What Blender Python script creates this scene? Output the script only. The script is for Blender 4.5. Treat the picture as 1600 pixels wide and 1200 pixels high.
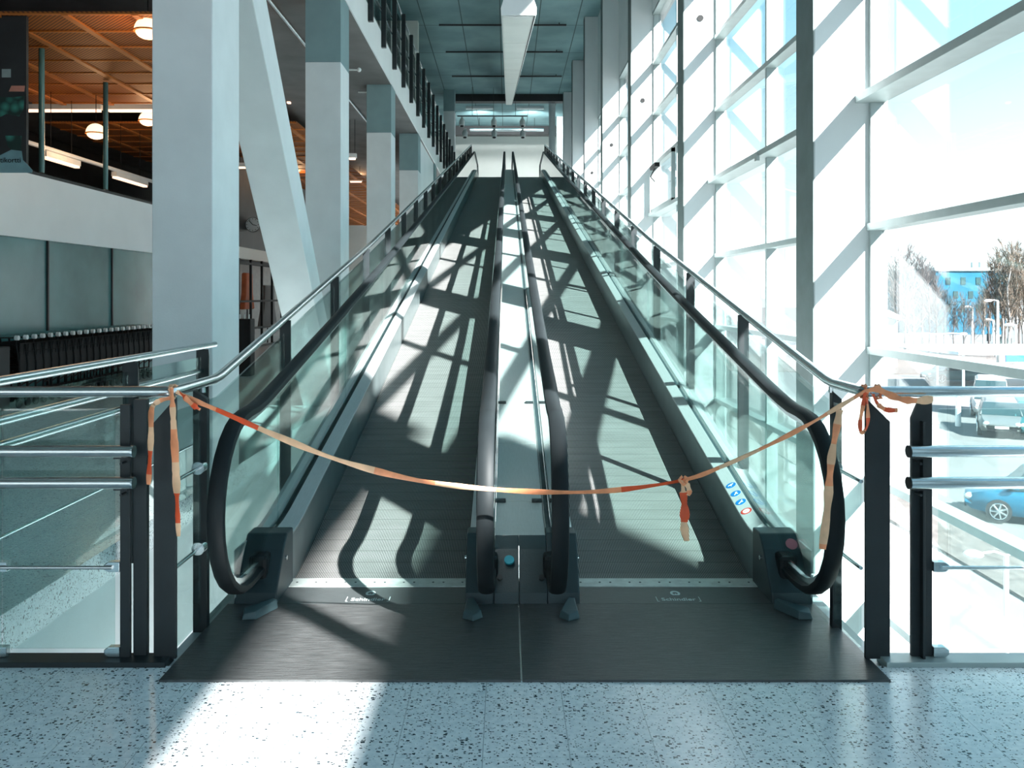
import bpy, math, random
from mathutils import Vector, Matrix
random.seed(7)
for o in list(bpy.data.objects): bpy.data.objects.remove(o)
S = bpy.context.scene
C = S.collection
PI = math.pi

# ------------------------------------------------------------------ camera
FP, CX, HY, EYE = 1350.0, 792.0, 460.0, 1.6
cam = bpy.data.cameras.new('camera'); camo = bpy.data.objects.new('camera', cam); C.objects.link(camo)
camo.location = (0, 0, EYE); camo.rotation_euler = (PI/2, 0, 0)
cam.sensor_width = 36.0; cam.lens = FP/1600*36.0
cam.shift_x = (800-CX)/1600; cam.shift_y = -(600-HY)/1600
cam.clip_start = 0.05; cam.clip_end = 600
S.camera = camo

# ------------------------------------------------------------------ world, sun, exposure
W = bpy.data.worlds.new('sky'); S.world = W; W.use_nodes = True
nt = W.node_tree; nt.nodes.clear()
tc = nt.nodes.new('ShaderNodeTexCoord'); sp = nt.nodes.new('ShaderNodeSeparateXYZ')
rp = nt.nodes.new('ShaderNodeValToRGB'); bg = nt.nodes.new('ShaderNodeBackground'); wo = nt.nodes.new('ShaderNodeOutputWorld')
nt.links.new(tc.outputs['Generated'], sp.inputs[0]); nt.links.new(sp.outputs['Z'], rp.inputs['Fac'])
nt.links.new(rp.outputs['Color'], bg.inputs['Color']); nt.links.new(bg.outputs[0], wo.inputs['Surface'])
e = rp.color_ramp.elements
e[0].position = 0.0; e[0].color = (0.88, 0.98, 1.0, 1)
e[1].position = 1.0; e[1].color = (0.20, 0.52, 0.80, 1)
m_ = e.new(0.10); m_.color = (0.80, 0.98, 1.0, 1)
m_ = e.new(0.26); m_.color = (0.42, 0.80, 0.98, 1)
m_ = e.new(0.5); m_.color = (0.30, 0.66, 0.92, 1)
bg.inputs['Strength'].default_value = 1.12

sun = bpy.data.lights.new('sun', 'SUN'); suno = bpy.data.objects.new('sun', sun); C.objects.link(suno)
SUNL = Vector((-1.0, 1.1, -1.11))
suno.rotation_euler = SUNL.to_track_quat('-Z', 'Y').to_euler(); suno.location = (8, -6, 12)
sun.energy = 25.0; sun.angle = math.radians(0.6); sun.color = (1.0, 0.965, 0.93)
S.view_settings.view_transform = 'Standard'; S.view_settings.look = 'None'
S.view_settings.gamma = 1.0; S.view_settings.exposure = 0.82
S.view_settings.use_curve_mapping = False
try:
    S.cycles.transparent_max_bounces = 48; S.cycles.max_bounces = 10; S.cycles.diffuse_bounces = 5
    S.cycles.sample_clamp_indirect = 6.0
except Exception: pass

# ------------------------------------------------------------------ materials
def nmat(name):
    m = bpy.data.materials.new(name); m.use_nodes = True
    n = m.node_tree.nodes; l = m.node_tree.links
    return m, n, l, n['Principled BSDF']
def mat(name, col, rough=0.5, metal=0.0, var=0.12, scale=6.0, bump=0.0, bscale=60.0, emit=None, es=0.0, spec=0.5, stretch=(1,1,1)):
    m, n, l, b = nmat(name)
    b.inputs['Roughness'].default_value = rough; b.inputs['Metallic'].default_value = metal
    b.inputs['Specular IOR Level'].default_value = spec
    t = n.new('ShaderNodeTexCoord'); mp = n.new('ShaderNodeMapping'); mp.inputs['Scale'].default_value = stretch
    l.new(t.outputs['Object'], mp.inputs[0])
    nz = n.new('ShaderNodeTexNoise'); nz.inputs['Scale'].default_value = scale; nz.inputs['Detail'].default_value = 6
    l.new(mp.outputs[0], nz.inputs['Vector'])
    r = n.new('ShaderNodeValToRGB')
    a = [max(0, c*(1-var)) for c in col[:3]]; z = [min(1, c*(1+var)) for c in col[:3]]
    r.color_ramp.elements[0].position = 0.3; r.color_ramp.elements[0].color = (*a, 1)
    r.color_ramp.elements[1].position = 0.7; r.color_ramp.elements[1].color = (*z, 1)
    l.new(nz.outputs['Fac'], r.inputs['Fac']); l.new(r.outputs[0], b.inputs['Base Color'])
    if bump > 0:
        n2 = n.new('ShaderNodeTexNoise'); n2.inputs['Scale'].default_value = bscale; n2.inputs['Detail'].default_value = 4
        l.new(mp.outputs[0], n2.inputs['Vector'])
        bp = n.new('ShaderNodeBump'); bp.inputs['Strength'].default_value = bump; bp.inputs['Distance'].default_value = 0.01
        l.new(n2.outputs['Fac'], bp.inputs['Height']); l.new(bp.outputs[0], b.inputs['Normal'])
    if emit:
        b.inputs['Emission Color'].default_value = (*emit, 1); b.inputs['Emission Strength'].default_value = es
    return m
def glass(name, tint, refl=1.0, rough=0.0):
    m = bpy.data.materials.new(name); m.use_nodes = True
    n = m.node_tree.nodes; l = m.node_tree.links; n.clear()
    o = n.new('ShaderNodeOutputMaterial'); mx = n.new('ShaderNodeMixShader')
    tr = n.new('ShaderNodeBsdfTransparent'); gl = n.new('ShaderNodeBsdfGlossy'); gl.inputs['Roughness'].default_value = rough
    tr.inputs[0].default_value = (*tint, 1)
    lw = n.new('ShaderNodeLayerWeight'); lw.inputs['Blend'].default_value = 0.5
    p = n.new('ShaderNodeMath'); p.operation = 'POWER'; p.inputs[1].default_value = 5.0
    q = n.new('ShaderNodeMath'); q.operation = 'MULTIPLY_ADD'; q.inputs[1].default_value = 0.96*refl; q.inputs[2].default_value = 0.045*refl
    nz = n.new('ShaderNodeTexNoise'); nz.inputs['Scale'].default_value = 1.3
    hs = n.new('ShaderNodeMixRGB'); hs.blend_type = 'MULTIPLY'; hs.inputs[0].default_value = 0.04; hs.inputs[1].default_value = (*tint, 1)
    l.new(nz.outputs['Fac'], hs.inputs[2]); l.new(hs.outputs[0], tr.inputs[0])
    l.new(lw.outputs['Facing'], p.inputs[0]); l.new(p.outputs[0], q.inputs[0]); l.new(q.outputs[0], mx.inputs['Fac'])
    l.new(tr.outputs[0], mx.inputs[1]); l.new(gl.outputs[0], mx.inputs[2]); l.new(mx.outputs[0], o.inputs['Surface'])
    return m
def terrazzo():
    m, n, l, b = nmat('terrazzo_tiles')
    t = n.new('ShaderNodeTexCoord')
    base = n.new('ShaderNodeTexNoise'); base.inputs['Scale'].default_value = 35; base.inputs['Detail'].default_value = 5
    l.new(t.outputs['Object'], base.inputs['Vector'])
    r0 = n.new('ShaderNodeValToRGB'); r0.color_ramp.elements[0].color = (0.70, 0.75, 0.78, 1); r0.color_ramp.elements[1].color = (0.88, 0.91, 0.93, 1)
    r0.color_ramp.elements[0].position = .35; r0.color_ramp.elements[1].position = .65
    l.new(base.outputs['Fac'], r0.inputs['Fac'])
    cur = r0.outputs[0]
    # warped coordinates make the chips angular and elongated
    wz = n.new('ShaderNodeTexNoise'); wz.inputs['Scale'].default_value = 45
    l.new(t.outputs['Object'], wz.inputs['Vector'])
    ws = n.new('ShaderNodeVectorMath'); ws.operation = 'SCALE'; ws.inputs['Scale'].default_value = 0.014
    l.new(wz.outputs['Color'], ws.inputs[0])
    wa = n.new('ShaderNodeVectorMath'); wa.operation = 'ADD'
    l.new(t.outputs['Object'], wa.inputs[0]); l.new(ws.outputs[0], wa.inputs[1])
    for sc, thr, gate, col in ((62, 0.21, 0.36, (0.03, 0.045, 0.055, 1)), (115, 0.22, 0.38, (0.08, 0.11, 0.12, 1)), (90, .2, .5, (0.84, .86, .86, 1))):
        mp = n.new('ShaderNodeMapping'); mp.inputs['Scale'].default_value = (1, 1.25, 1); mp.inputs['Location'].default_value = (sc*.13, sc*.07, 0)
        l.new(wa.outputs[0], mp.inputs[0])
        v = n.new('ShaderNodeTexVoronoi'); v.inputs['Scale'].default_value = sc; v.distance = 'CHEBYCHEV'
        l.new(mp.outputs[0], v.inputs['Vector'])
        sx = n.new('ShaderNodeSeparateColor'); l.new(v.outputs['Color'], sx.inputs[0])
        th = n.new('ShaderNodeMath'); th.operation = 'MULTIPLY'; th.inputs[1].default_value = thr*2.0; l.new(sx.outputs[1], th.inputs[0])
        lt = n.new('ShaderNodeMath'); lt.operation = 'LESS_THAN'; l.new(v.outputs['Distance'], lt.inputs[0]); l.new(th.outputs[0], lt.inputs[1])
        gt = n.new('ShaderNodeMath'); gt.operation = 'LESS_THAN'; gt.inputs[1].default_value = gate; l.new(sx.outputs[0], gt.inputs[0])
        mu = n.new('ShaderNodeMath'); mu.operation = 'MULTIPLY'; l.new(lt.outputs[0], mu.inputs[0]); l.new(gt.outputs[0], mu.inputs[1])
        mx = n.new('ShaderNodeMixRGB'); l.new(mu.outputs[0], mx.inputs[0]); l.new(cur, mx.inputs[1]); mx.inputs[2].default_value = col
        cur = mx.outputs[0]
    # tile joints
    sp = n.new('ShaderNodeSeparateXYZ'); l.new(t.outputs['Object'], sp.inputs[0])
    js = []
    for ax, off, per in (('X', 0.084, 0.3025), ('Y', -3.288+30.25, 0.3025)):
        a = n.new('ShaderNodeMath'); a.operation = 'ADD'; a.inputs[1].default_value = off + 0.0016 + (30.25 if ax == 'X' else 0); l.new(sp.outputs[ax], a.inputs[0])
        mo = n.new('ShaderNodeMath'); mo.operation = 'MODULO'; mo.inputs[1].default_value = per; l.new(a.outputs[0], mo.inputs[0])
        lt = n.new('ShaderNodeMath'); lt.operation = 'LESS_THAN'; lt.inputs[1].default_value = 0.0032; l.new(mo.outputs[0], lt.inputs[0]); js.append(lt)
    mxx = n.new('ShaderNodeMath'); mxx.operation = 'MAXIMUM'; l.new(js[0].outputs[0], mxx.inputs[0])
    hf = n.new('ShaderNodeMath'); hf.operation = 'MULTIPLY'; hf.inputs[1].default_value = 0.35; l.new(js[1].outputs[0], hf.inputs[0]); l.new(hf.outputs[0], mxx.inputs[1])
    mj = n.new('ShaderNodeMixRGB'); l.new(mxx.outputs[0], mj.inputs[0]); l.new(cur, mj.inputs[1]); mj.inputs[2].default_value = (0.42, 0.46, 0.48, 1)
    l.new(mj.outputs[0], b.inputs['Base Color'])
    b.inputs['Roughness'].default_value = 0.22; b.inputs['Specular IOR Level'].default_value = 0.45
    return m
def belt_mat():
    m, n, l, b = nmat('grooved_pallets')
    t = n.new('ShaderNodeTexCoord'); sp = n.new('ShaderNodeSeparateXYZ'); l.new(t.outputs['Object'], sp.inputs[0])
    def frac(out, mul):
        a = n.new('ShaderNodeMath'); a.operation = 'MULTIPLY'; a.inputs[1].default_value = mul; l.new(out, a.inputs[0])
        f = n.new('ShaderNodeMath'); f.operation = 'FRACT'; l.new(a.outputs[0], f.inputs[0]); return f
    fx = frac(sp.outputs['X'], 1/0.0098)
    pp = n.new('ShaderNodeMath'); pp.operation = 'PINGPONG'; pp.inputs[1].default_value = 0.5; l.new(fx.outputs[0], pp.inputs[0])
    r = n.new('ShaderNodeValToRGB'); r.color_ramp.elements[0].position = .20; r.color_ramp.elements[1].position = .34
    r.color_ramp.elements[0].color = (0.012, 0.015, 0.016, 1); r.color_ramp.elements[1].color = (0.28, 0.28, 0.275, 1)
    l.new(pp.outputs[0], r.inputs['Fac'])
    fy = frac(sp.outputs['Y'], 1/0.133)
    lt = n.new('ShaderNodeMath'); lt.operation = 'LESS_THAN'; lt.inputs[1].default_value = 0.06; l.new(fy.outputs[0], lt.inputs[0])
    nz = n.new('ShaderNodeTexNoise'); nz.inputs['Scale'].default_value = 3.0; nz.inputs['Detail'].default_value = 4
    mp = n.new('ShaderNodeMapping'); mp.inputs['Scale'].default_value = (1, 4, 1); l.new(t.outputs['Object'], mp.inputs[0]); l.new(mp.outputs[0], nz.inputs['Vector'])
    wr = n.new('ShaderNodeMapRange'); wr.inputs['To Min'].default_value = .65; wr.inputs['To Max'].default_value = 1.25; l.new(nz.outputs['Fac'], wr.inputs['Value'])
    mm = n.new('ShaderNodeMixRGB'); mm.blend_type = 'MULTIPLY'; mm.inputs[0].default_value = 1; l.new(r.outputs[0], mm.inputs[1]); l.new(wr.outputs[0], mm.inputs[2])
    h = n.new('ShaderNodeMath'); h.operation = 'MULTIPLY'; h.inputs[1].default_value = .6; l.new(lt.outputs[0], h.inputs[0])
    mx = n.new('ShaderNodeMixRGB'); l.new(h.outputs[0], mx.inputs[0]); l.new(mm.outputs[0], mx.inputs[1]); mx.inputs[2].default_value = (0.03, 0.035, 0.035, 1)
    l.new(mx.outputs[0], b.inputs['Base Color']); b.inputs['Roughness'].default_value = 0.5; b.inputs['Specular IOR Level'].default_value = .3
    return m
def slab_ceiling():
    m, n, l, b = nmat('concrete_ceiling')
    t = n.new('ShaderNodeTexCoord'); sp = n.new('ShaderNodeSeparateXYZ'); l.new(t.outputs['Object'], sp.inputs[0])
    nz = n.new('ShaderNodeTexNoise'); nz.inputs['Scale'].default_value = .55; nz.inputs['Detail'].default_value = 8; l.new(t.outputs['Object'], nz.inputs['Vector'])
    r = n.new('ShaderNodeValToRGB'); r.color_ramp.elements[0].position = .35; r.color_ramp.elements[1].position = .68
    r.color_ramp.elements[0].color = (0.105, 0.20, 0.215, 1); r.color_ramp.elements[1].color = (0.20, 0.335, 0.35, 1)
    l.new(nz.outputs['Fac'], r.inputs['Fac']); js = []
    for ax, per, off in (('X', 1.35, 27.0+.25), ('Y', 3.5, 35-30.9+.1)):
        a = n.new('ShaderNodeMath'); a.operation = 'ADD'; a.inputs[1].default_value = off; l.new(sp.outputs[ax], a.inputs[0])
        mo = n.new('ShaderNodeMath'); mo.operation = 'MODULO'; mo.inputs[1].default_value = per; l.new(a.outputs[0], mo.inputs[0])
        lt = n.new('ShaderNodeMath'); lt.operation = 'LESS_THAN'; lt.inputs[1].default_value = 0.035; l.new(mo.outputs[0], lt.inputs[0]); js.append(lt)
    mxx = n.new('ShaderNodeMath'); mxx.operation = 'MAXIMUM'; l.new(js[0].outputs[0], mxx.inputs[0]); l.new(js[1].outputs[0], mxx.inputs[1])
    mj = n.new('ShaderNodeMixRGB'); l.new(mxx.outputs[0], mj.inputs[0]); l.new(r.outputs[0], mj.inputs[1]); mj.inputs[2].default_value = (0.04, 0.08, 0.085, 1)
    l.new(mj.outputs[0], b.inputs['Base Color']); b.inputs['Roughness'].default_value = .8
    return m

M = {}
M['terrazzo'] = terrazzo()
M['belt'] = belt_mat()
M['ceiling'] = slab_ceiling()
M['white_wall'] = mat('white_painted_concrete', (0.60, 0.64, 0.65), .6, var=.03, scale=2, bump=.05, bscale=90)
M['pillar'] = mat('pale_grey_painted_concrete', (0.78, 0.81, 0.82), .6, var=.04, scale=3, bump=.08, bscale=70)
M['pillar_upper'] = mat('darker_grey_green_concrete', (0.22, 0.33, 0.345), .65, var=.06, scale=3, bump=.08, bscale=70)
M['cream'] = mat('cream_plaster', (0.78, 0.78, 0.74), .7, var=.03, scale=1.2)
M['pale'] = mat('pale_plaster', (0.84, 0.87, 0.88), .7, var=.03, scale=1.2)
M['steel'] = mat('brushed_stainless_steel', (0.60, 0.66, 0.68), .24, 1.0, var=.08, scale=30, stretch=(1, 1, 12))
M['steel_warm'] = mat('brushed_stainless_rail', (0.60, 0.60, 0.60), .26, 1.0, var=.08, scale=30, stretch=(1, 1, 14))
M['deck'] = mat('brushed_aluminium_deck', (0.43, 0.46, 0.465), .42, .35, var=.05, scale=14, bump=.03, bscale=120, stretch=(12, 1, 1))
M['skirt'] = mat('dark_skirt_panel', (0.17, 0.21, 0.215), .35, .5, var=.1, scale=6)
M['cap'] = mat('dark_plastic_cap', (0.020, 0.036, 0.042), .5, var=.15, scale=6, bump=.1, bscale=140)
M['rubber'] = mat('black_rubber_handrail', (0.013, 0.017, 0.019), .55, var=.15, scale=5, spec=.2)
M['post'] = mat('dark_painted_steel', (0.012, 0.017, 0.020), .5, .0, var=.15, scale=8, bump=.05, bscale=200)
M['mat'] = mat('dark_ribbed_floor_plate', (0.066, 0.068, 0.069), .36, .15, var=.45, scale=9, bump=.35, bscale=30, stretch=(1, 14, 1), spec=.7)
M['comb'] = mat('worn_aluminium_comb', (0.55, 0.60, 0.58), .38, .3, var=.15, scale=22, bump=.15, bscale=60)
M['plate'] = mat('dark_anodised_plate', (0.075, 0.085, 0.088), .35, .35, var=.2, scale=12, bump=.12, bscale=40, stretch=(1, 20, 1), spec=.6)
M['print'] = mat('pale_grey_print', (0.55, 0.66, 0.66), .5, var=.04)
M['glass_side'] = glass('green_balustrade_glass', (0.865, 0.955, 0.94), 1.15)
M['glass_fence'] = glass('clear_green_guard_glass', (0.875, 0.96, 0.95), 1.0)
M['glass_win'] = glass('clear_window_glass', (0.965, 0.985, 0.99), 1.25)
M['frame'] = mat('grey_aluminium_profile', (0.36, 0.42, 0.42), .45, .3, var=.06, scale=8)
M['tape_orange'] = mat('faded_orange_tape', (0.82, 0.30, 0.14), .5, var=.2, scale=14)
M['tape_red'] = mat('orange_red_tape', (0.72, 0.085, 0.02), .5, var=.15, scale=14)
M['tape_pale'] = mat('pale_peach_tape', (0.80, 0.48, 0.29), .55, var=.15, scale=14)
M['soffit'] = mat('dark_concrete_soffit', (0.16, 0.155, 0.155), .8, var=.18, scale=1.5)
M['dark'] = mat('dark_painted_wall', (0.018, 0.020, 0.022), .6, var=.3, scale=2)
M['dark_green'] = mat('dark_green_wall', (0.04, 0.11, 0.085), .55, var=.2, scale=2)
M['teal_glass'] = mat('teal_frosted_shop_glass', (0.075, 0.20, 0.205), .22, 0.0, var=.30, scale=.7, spec=.6)
M['black'] = mat('black_metal', (0.010, 0.011, 0.012), .65, 0, var=.2, spec=.25)
M['white_plastic'] = mat('white_plastic', (0.75, 0.78, 0.78), .4, var=.05)
M['lamp_white'] = mat('white_lamp_housing', (0.80, 0.82, 0.82), .4, var=.03)
M['diffuser'] = mat('ribbed_lamp_diffuser', (0.80, 0.82, 0.80), .35, var=.05, scale=2)
M['glow_warm'] = mat('glowing_warm_globe', (0.9, .7, .5), .4, emit=(1.0, .62, .33), es=1.4)
M['glow_tube'] = mat('glowing_fluorescent_tube', (0.9, .8, .75), .4, emit=(1.0, .60, .42), es=1.1)
M['clock_face'] = mat('grey_white_dial', (0.50, 0.55, 0.56), .5, var=.05)
M['orange'] = mat('orange_fabric', (0.62, 0.15, 0.055), .7, var=.15, scale=4, emit=(.62, .15, .05), es=0.0)
M['void_floor'] = mat('pale_lower_floor', (0.42, 0.48, 0.49), .4, var=.1, scale=5)
M['sticker_blue'] = mat('blue_sticker', (0.004, 0.13, 0.36), .4, var=.05)
M['sticker_white'] = mat('white_sticker', (0.70, 0.72, 0.72), .4, var=.03)
M['sticker_red'] = mat('pink_red_sticker', (0.95, 0.22, 0.27), .4, var=.05)
M['sign_red'] = mat('red_sign_ring', (0.42, 0.03, 0.02), .4, var=.05)
M['sticker_teal'] = mat('teal_sticker', (0.03, 0.30, 0.38), .4, var=.05)
M['taupe'] = mat('dim_taupe_wall', (0.36, 0.33, 0.31), .7)
M['wedge'] = mat('dark_teal_grey_plastic', (0.05, 0.085, 0.095), .5)
M['inner'] = mat('dark_grey_inner_face', (0.155, 0.195, 0.195), .7, var=.1, scale=5, bump=.1, bscale=60)
def mesh_ceiling():
    m, n, l, b = nmat('orange_expanded_metal')
    t = n.new('ShaderNodeTexCoord')
    w = n.new('ShaderNodeTexWave'); w.inputs['Scale'].default_value = 9; w.bands_direction = 'DIAGONAL'; l.new(t.outputs['Object'], w.inputs['Vector'])
    r = n.new('ShaderNodeValToRGB'); r.color_ramp.elements[0].color = (0.09, 0.022, 0.003, 1); r.color_ramp.elements[1].color = (0.42, 0.12, 0.012, 1)
    l.new(w.outputs['Fac'], r.inputs['Fac']); l.new(r.outputs[0], b.inputs['Base Color']); b.inputs['Roughness'].default_value = .6
    return m
M['mesh'] = mesh_ceiling()
M['mesh_beam'] = mat('orange_painted_beam', (0.48, 0.15, 0.025), .5, var=.1)

# ------------------------------------------------------------------ mesh building
class MB:
    def __init__(s): s.v = []; s.f = []
    def add(s, vs, fs):
        k = len(s.v); s.v += [tuple(p) for p in vs]; s.f += [tuple(i+k for i in f) for f in fs]; return s
    def box(s, x0, x1, y0, y1, z0, z1):
        vs = [(x0,y0,z0),(x1,y0,z0),(x1,y1,z0),(x0,y1,z0),(x0,y0,z1),(x1,y0,z1),(x1,y1,z1),(x0,y1,z1)]
        return s.add(vs, [(0,3,2,1),(4,5,6,7),(0,1,5,4),(1,2,6,5),(2,3,7,6),(3,0,4,7)])
    def prism(s, poly, axis, a, b):
        # poly: 2D points; axis 'x': (y,z), 'y': (x,z), 'z': (x,y)
        f = {'x': lambda p, t: (t, p[0], p[1]), 'y': lambda p, t: (p[0], t, p[1]), 'z': lambda p, t: (p[0], p[1], t)}[axis]
        n = len(poly); vs = [f(p, a) for p in poly] + [f(p, b) for p in poly]
        fs = [tuple(range(n)), tuple(range(2*n-1, n-1, -1))] + [(i, (i+1) % n + 0, (i+1) % n + n, i+n) for i in range(n)]
        return s.add(vs, fs)
    def tube(s, pts, r, n=12, cap=True):
        pts = [Vector(p) for p in pts]; rs = r if isinstance(r, (list, tuple)) else [r]*len(pts)
        up = None; rings = []
        for i, p in enumerate(pts):
            if i == 0: t = pts[1]-pts[0]
            elif i == len(pts)-1: t = pts[-1]-pts[-2]
            else: t = (pts[i+1]-p).normalized() + (p-pts[i-1]).normalized()
            t.normalize()
            if up is None:
                up = Vector((0,0,1)) if abs(t.z) < .9 else Vector((1,0,0))
            up = (up - t*up.dot(t)).normalized(); sd = t.cross(up)
            k = 1.0
            if 0 < i < len(pts)-1:
                c = max(.5, (pts[i+1]-p).normalized().dot(t)); k = 1/c
            rings.append([p + (up*math.cos(2*PI*j/n) + sd*math.sin(2*PI*j/n))*rs[i] for j in range(n)])
        vs = [q for rg in rings for q in rg]; fs = []
        for i in range(len(pts)-1):
            for j in range(n):
                fs.append((i*n+j, i*n+(j+1) % n, (i+1)*n+(j+1) % n, (i+1)*n+j))
        if cap: fs.append(tuple(range(n-1, -1, -1))); fs.append(tuple((len(pts)-1)*n+j for j in range(n)))
        return s.add(vs, fs)
    def cyl(s, c, axis, r, h, n=20, r2=None):
        d = {'x': Vector((1,0,0)), 'y': Vector((0,1,0)), 'z': Vector((0,0,1))}[axis] if isinstance(axis, str) else Vector(axis).normalized()
        c = Vector(c); return s.tube([c-d*h/2, c+d*h/2], [r, r if r2 is None else r2], n)
    def sphere(s, c, r, n=14, m=8, sz=1.0, lo=-PI/2, hi=PI/2):
        vs = []; fs = []
        for i in range(m+1):
            a = lo + (hi-lo)*i/m
            for j in range(n):
                b = 2*PI*j/n; vs.append((c[0]+r*math.cos(a)*math.cos(b), c[1]+r*math.cos(a)*math.sin(b), c[2]+r*sz*math.sin(a)))
        for i in range(m):
            for j in range(n): fs.append((i*n+j, i*n+(j+1) % n, (i+1)*n+(j+1) % n, (i+1)*n+j))
        return s.add(vs, fs)
    def loft(s, sections, closed=True, caps=True):
        n = len(sections[0]); vs = [p for q in sections for p in q]; fs = []
        for i in range(len(sections)-1):
            for j in range(n if closed else n-1):
                fs.append((i*n+j, i*n+(j+1) % n, (i+1)*n+(j+1) % n, (i+1)*n+j))
        if caps and closed: fs.append(tuple(range(n-1, -1, -1))); fs.append(tuple((len(sections)-1)*n+j for j in range(n)))
        return s.add(vs, fs)
    def build(s, name, m, parent=None, bevel=0.0, smooth=False, off=None):
        me = bpy.data.meshes.new(name); me.from_pydata(s.v, [], s.f)
        import bmesh
        bm = bmesh.new(); bm.from_mesh(me); bmesh.ops.recalc_face_normals(bm, faces=bm.faces)
        bm.to_mesh(me); bm.free()
        ms = m if isinstance(m, list) else [m]
        for k in ms: me.materials.append(k)
        o = bpy.data.objects.new(name, me); C.objects.link(o)
        if parent: o.parent = parent; o.matrix_parent_inverse = Matrix.Translation(-parent.location) if parent.location.length else Matrix()
        if bevel > 0:
            b = o.modifiers.new('bevel', 'BEVEL'); b.width = bevel; b.segments = 2; b.limit_method = 'ANGLE'; b.angle_limit = math.radians(40)
        if smooth:
            for p in me.polygons: p.use_smooth = True
            try: me.set_sharp_from_angle(angle=math.radians(40))
            except Exception: pass
        return o
def tag(o, label, cat, group=None):
    o['label'] = label; o['category'] = cat
    if group: o['group'] = group
    return o
def struct(o): o['kind'] = 'structure'; return o
def empty(name, loc=(0,0,0)):
    o = bpy.data.objects.new(name, None); C.objects.link(o); o.location = loc; o.empty_display_size = .2; return o
def copy_tree(o, parent=None):
    c = o.copy(); C.objects.link(c)
    if parent: c.parent = parent
    for ch in list(o.children): copy_tree(ch, c)
    return c
def text_mesh(name, txt, size, m, parent, depth=.002, loc=(0,0,0), rot=(0,0,0), sx=1.0):
    cu = bpy.data.curves.new(name, 'FONT'); cu.body = txt; cu.size = size; cu.extrude = depth; cu.align_x = 'CENTER'
    t = bpy.data.objects.new(name+'_tmp', cu); C.objects.link(t)
    bpy.context.view_layer.update(); dg = bpy.context.evaluated_depsgraph_get(); me = bpy.data.meshes.new_from_object(t.evaluated_get(dg))
    bpy.data.objects.remove(t)
    me.materials.clear(); me.materials.append(m)
    for p in me.polygons: p.material_index = 0
    me.transform(Matrix.Translation(loc) @ Matrix.Rotation(rot[2], 4, 'Z') @ Matrix.Rotation(rot[1], 4, 'Y') @ Matrix.Rotation(rot[0], 4, 'X') @ Matrix.Diagonal((sx, 1, 1, 1)))
    o = bpy.data.objects.new(name, me); C.objects.link(o)
    if parent: o.parent = parent; o.matrix_parent_inverse = Matrix.Translation(-parent.location)
    return o

SL = math.tan(math.radians(12.0)); YB, YT = 4.93, 34.6; YE = 38.6
def bz(y):
    # pallet surface height along the travel direction, with softened knees
    def f(y): return SL*min(max(y-YB, 0), YT-YB)
    return (f(y-.14)+f(y)+f(y+.14)+f(y-.07)+f(y+.07))/5
ZTOP = SL*(YT-YB)
def ylist(a, b):
    ys = [a, b] + [YB+d for d in (-.3, -.15, 0, .15, .3)] + [YT+d for d in (-.3, -.15, 0, .15, .3)]
    return sorted(set(y for y in ys if a <= y <= b))
def run(mb, prof, a, b, zf=bz):
    return mb.loft([[(x, y, zf(y)+c) for x, c in prof] for y in ylist(a, b)])

# ------------------------------------------------------------------ structure: slabs
XP = 2.69            # inner face of the right piers
XG = 3.24            # window plane
PY = [2.0+5.57*k for k in range(-2, 9)]
fl = MB()
fl.box(-13, 3.18, -9, 3.72, -.21, 0)
fl.box(-13, -2.52, 3.72, 52, -.21, 0)
struct(fl.build('floor', M['terrazzo']))
lf = MB().box(-13, 3.4, -9, 53, -4.7, -4.5); struct(lf.build('floor', M['void_floor']))
up = MB().box(-3.0, 3.2, YE+.45, 53, ZTOP-.4, ZTOP); struct(up.build('floor', M['void_floor']))
b = MB().box(-13, -2.45, 5.0, 53, 6.07, 6.72)
struct(b.build('floor', M['pale']))
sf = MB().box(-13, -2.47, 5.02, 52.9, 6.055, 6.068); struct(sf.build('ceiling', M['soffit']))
ce = MB().box(-13.2, 3.5, -9, 53, 11.2, 11.4); struct(ce.build('ceiling', M['ceiling']))
bm_ = MB().box(-3.0, 3.2, 41.4, 41.9, 10.86, 11.2); struct(bm_.build('trim_1', M['dark']))
bm_ = MB().box(-3.0, 3.2, 49.2, 49.8, 10.7, 11.2); struct(bm_.build('trim_2', M['dark']))
struct(MB().box(-13.2, 3.4, 52.5, 52.7, -4.5, 11.2).build('wall_far', M['cream']))
struct(MB().box(-13.3, -13.1, -9, 53, -4.5, 11.2).build('wall_left', M['dark']))
struct(MB().box(-13.2, 3.4, -9.3, -9.05, 5.0, 11.2).build('wall_back', M['white_wall']))
struct(MB().box(3.15, 3.5, -9, 53, 7.72, 11.2).build('wall_right', M['pillar']))
struct(MB().box(-2.62, -2.53, 3.72, 53, -4.5, -.21).build('wall_left', M['pillar']))
struct(MB().box(-2.52, 3.18, 3.5, 3.70, -4.5, -.21).build('wall_front', M['pillar']))
struct(MB().box(-2.93, -2.50, 24.5, 29.4, 0, 6.05).build('wall_left', M['pale']))
struct(MB().box(-5.2, -3.12, 30.3, 30.6, 6.72, 11.2).build('wall_upper', M['cream']))
o = MB().cyl((2.25, 43, 8.75), 'z', .16, 4.9, 18).build('round_column', M['white_wall'], smooth=True); tag(o, 'slim round white column at the right of the top landing', 'pillar')

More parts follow.
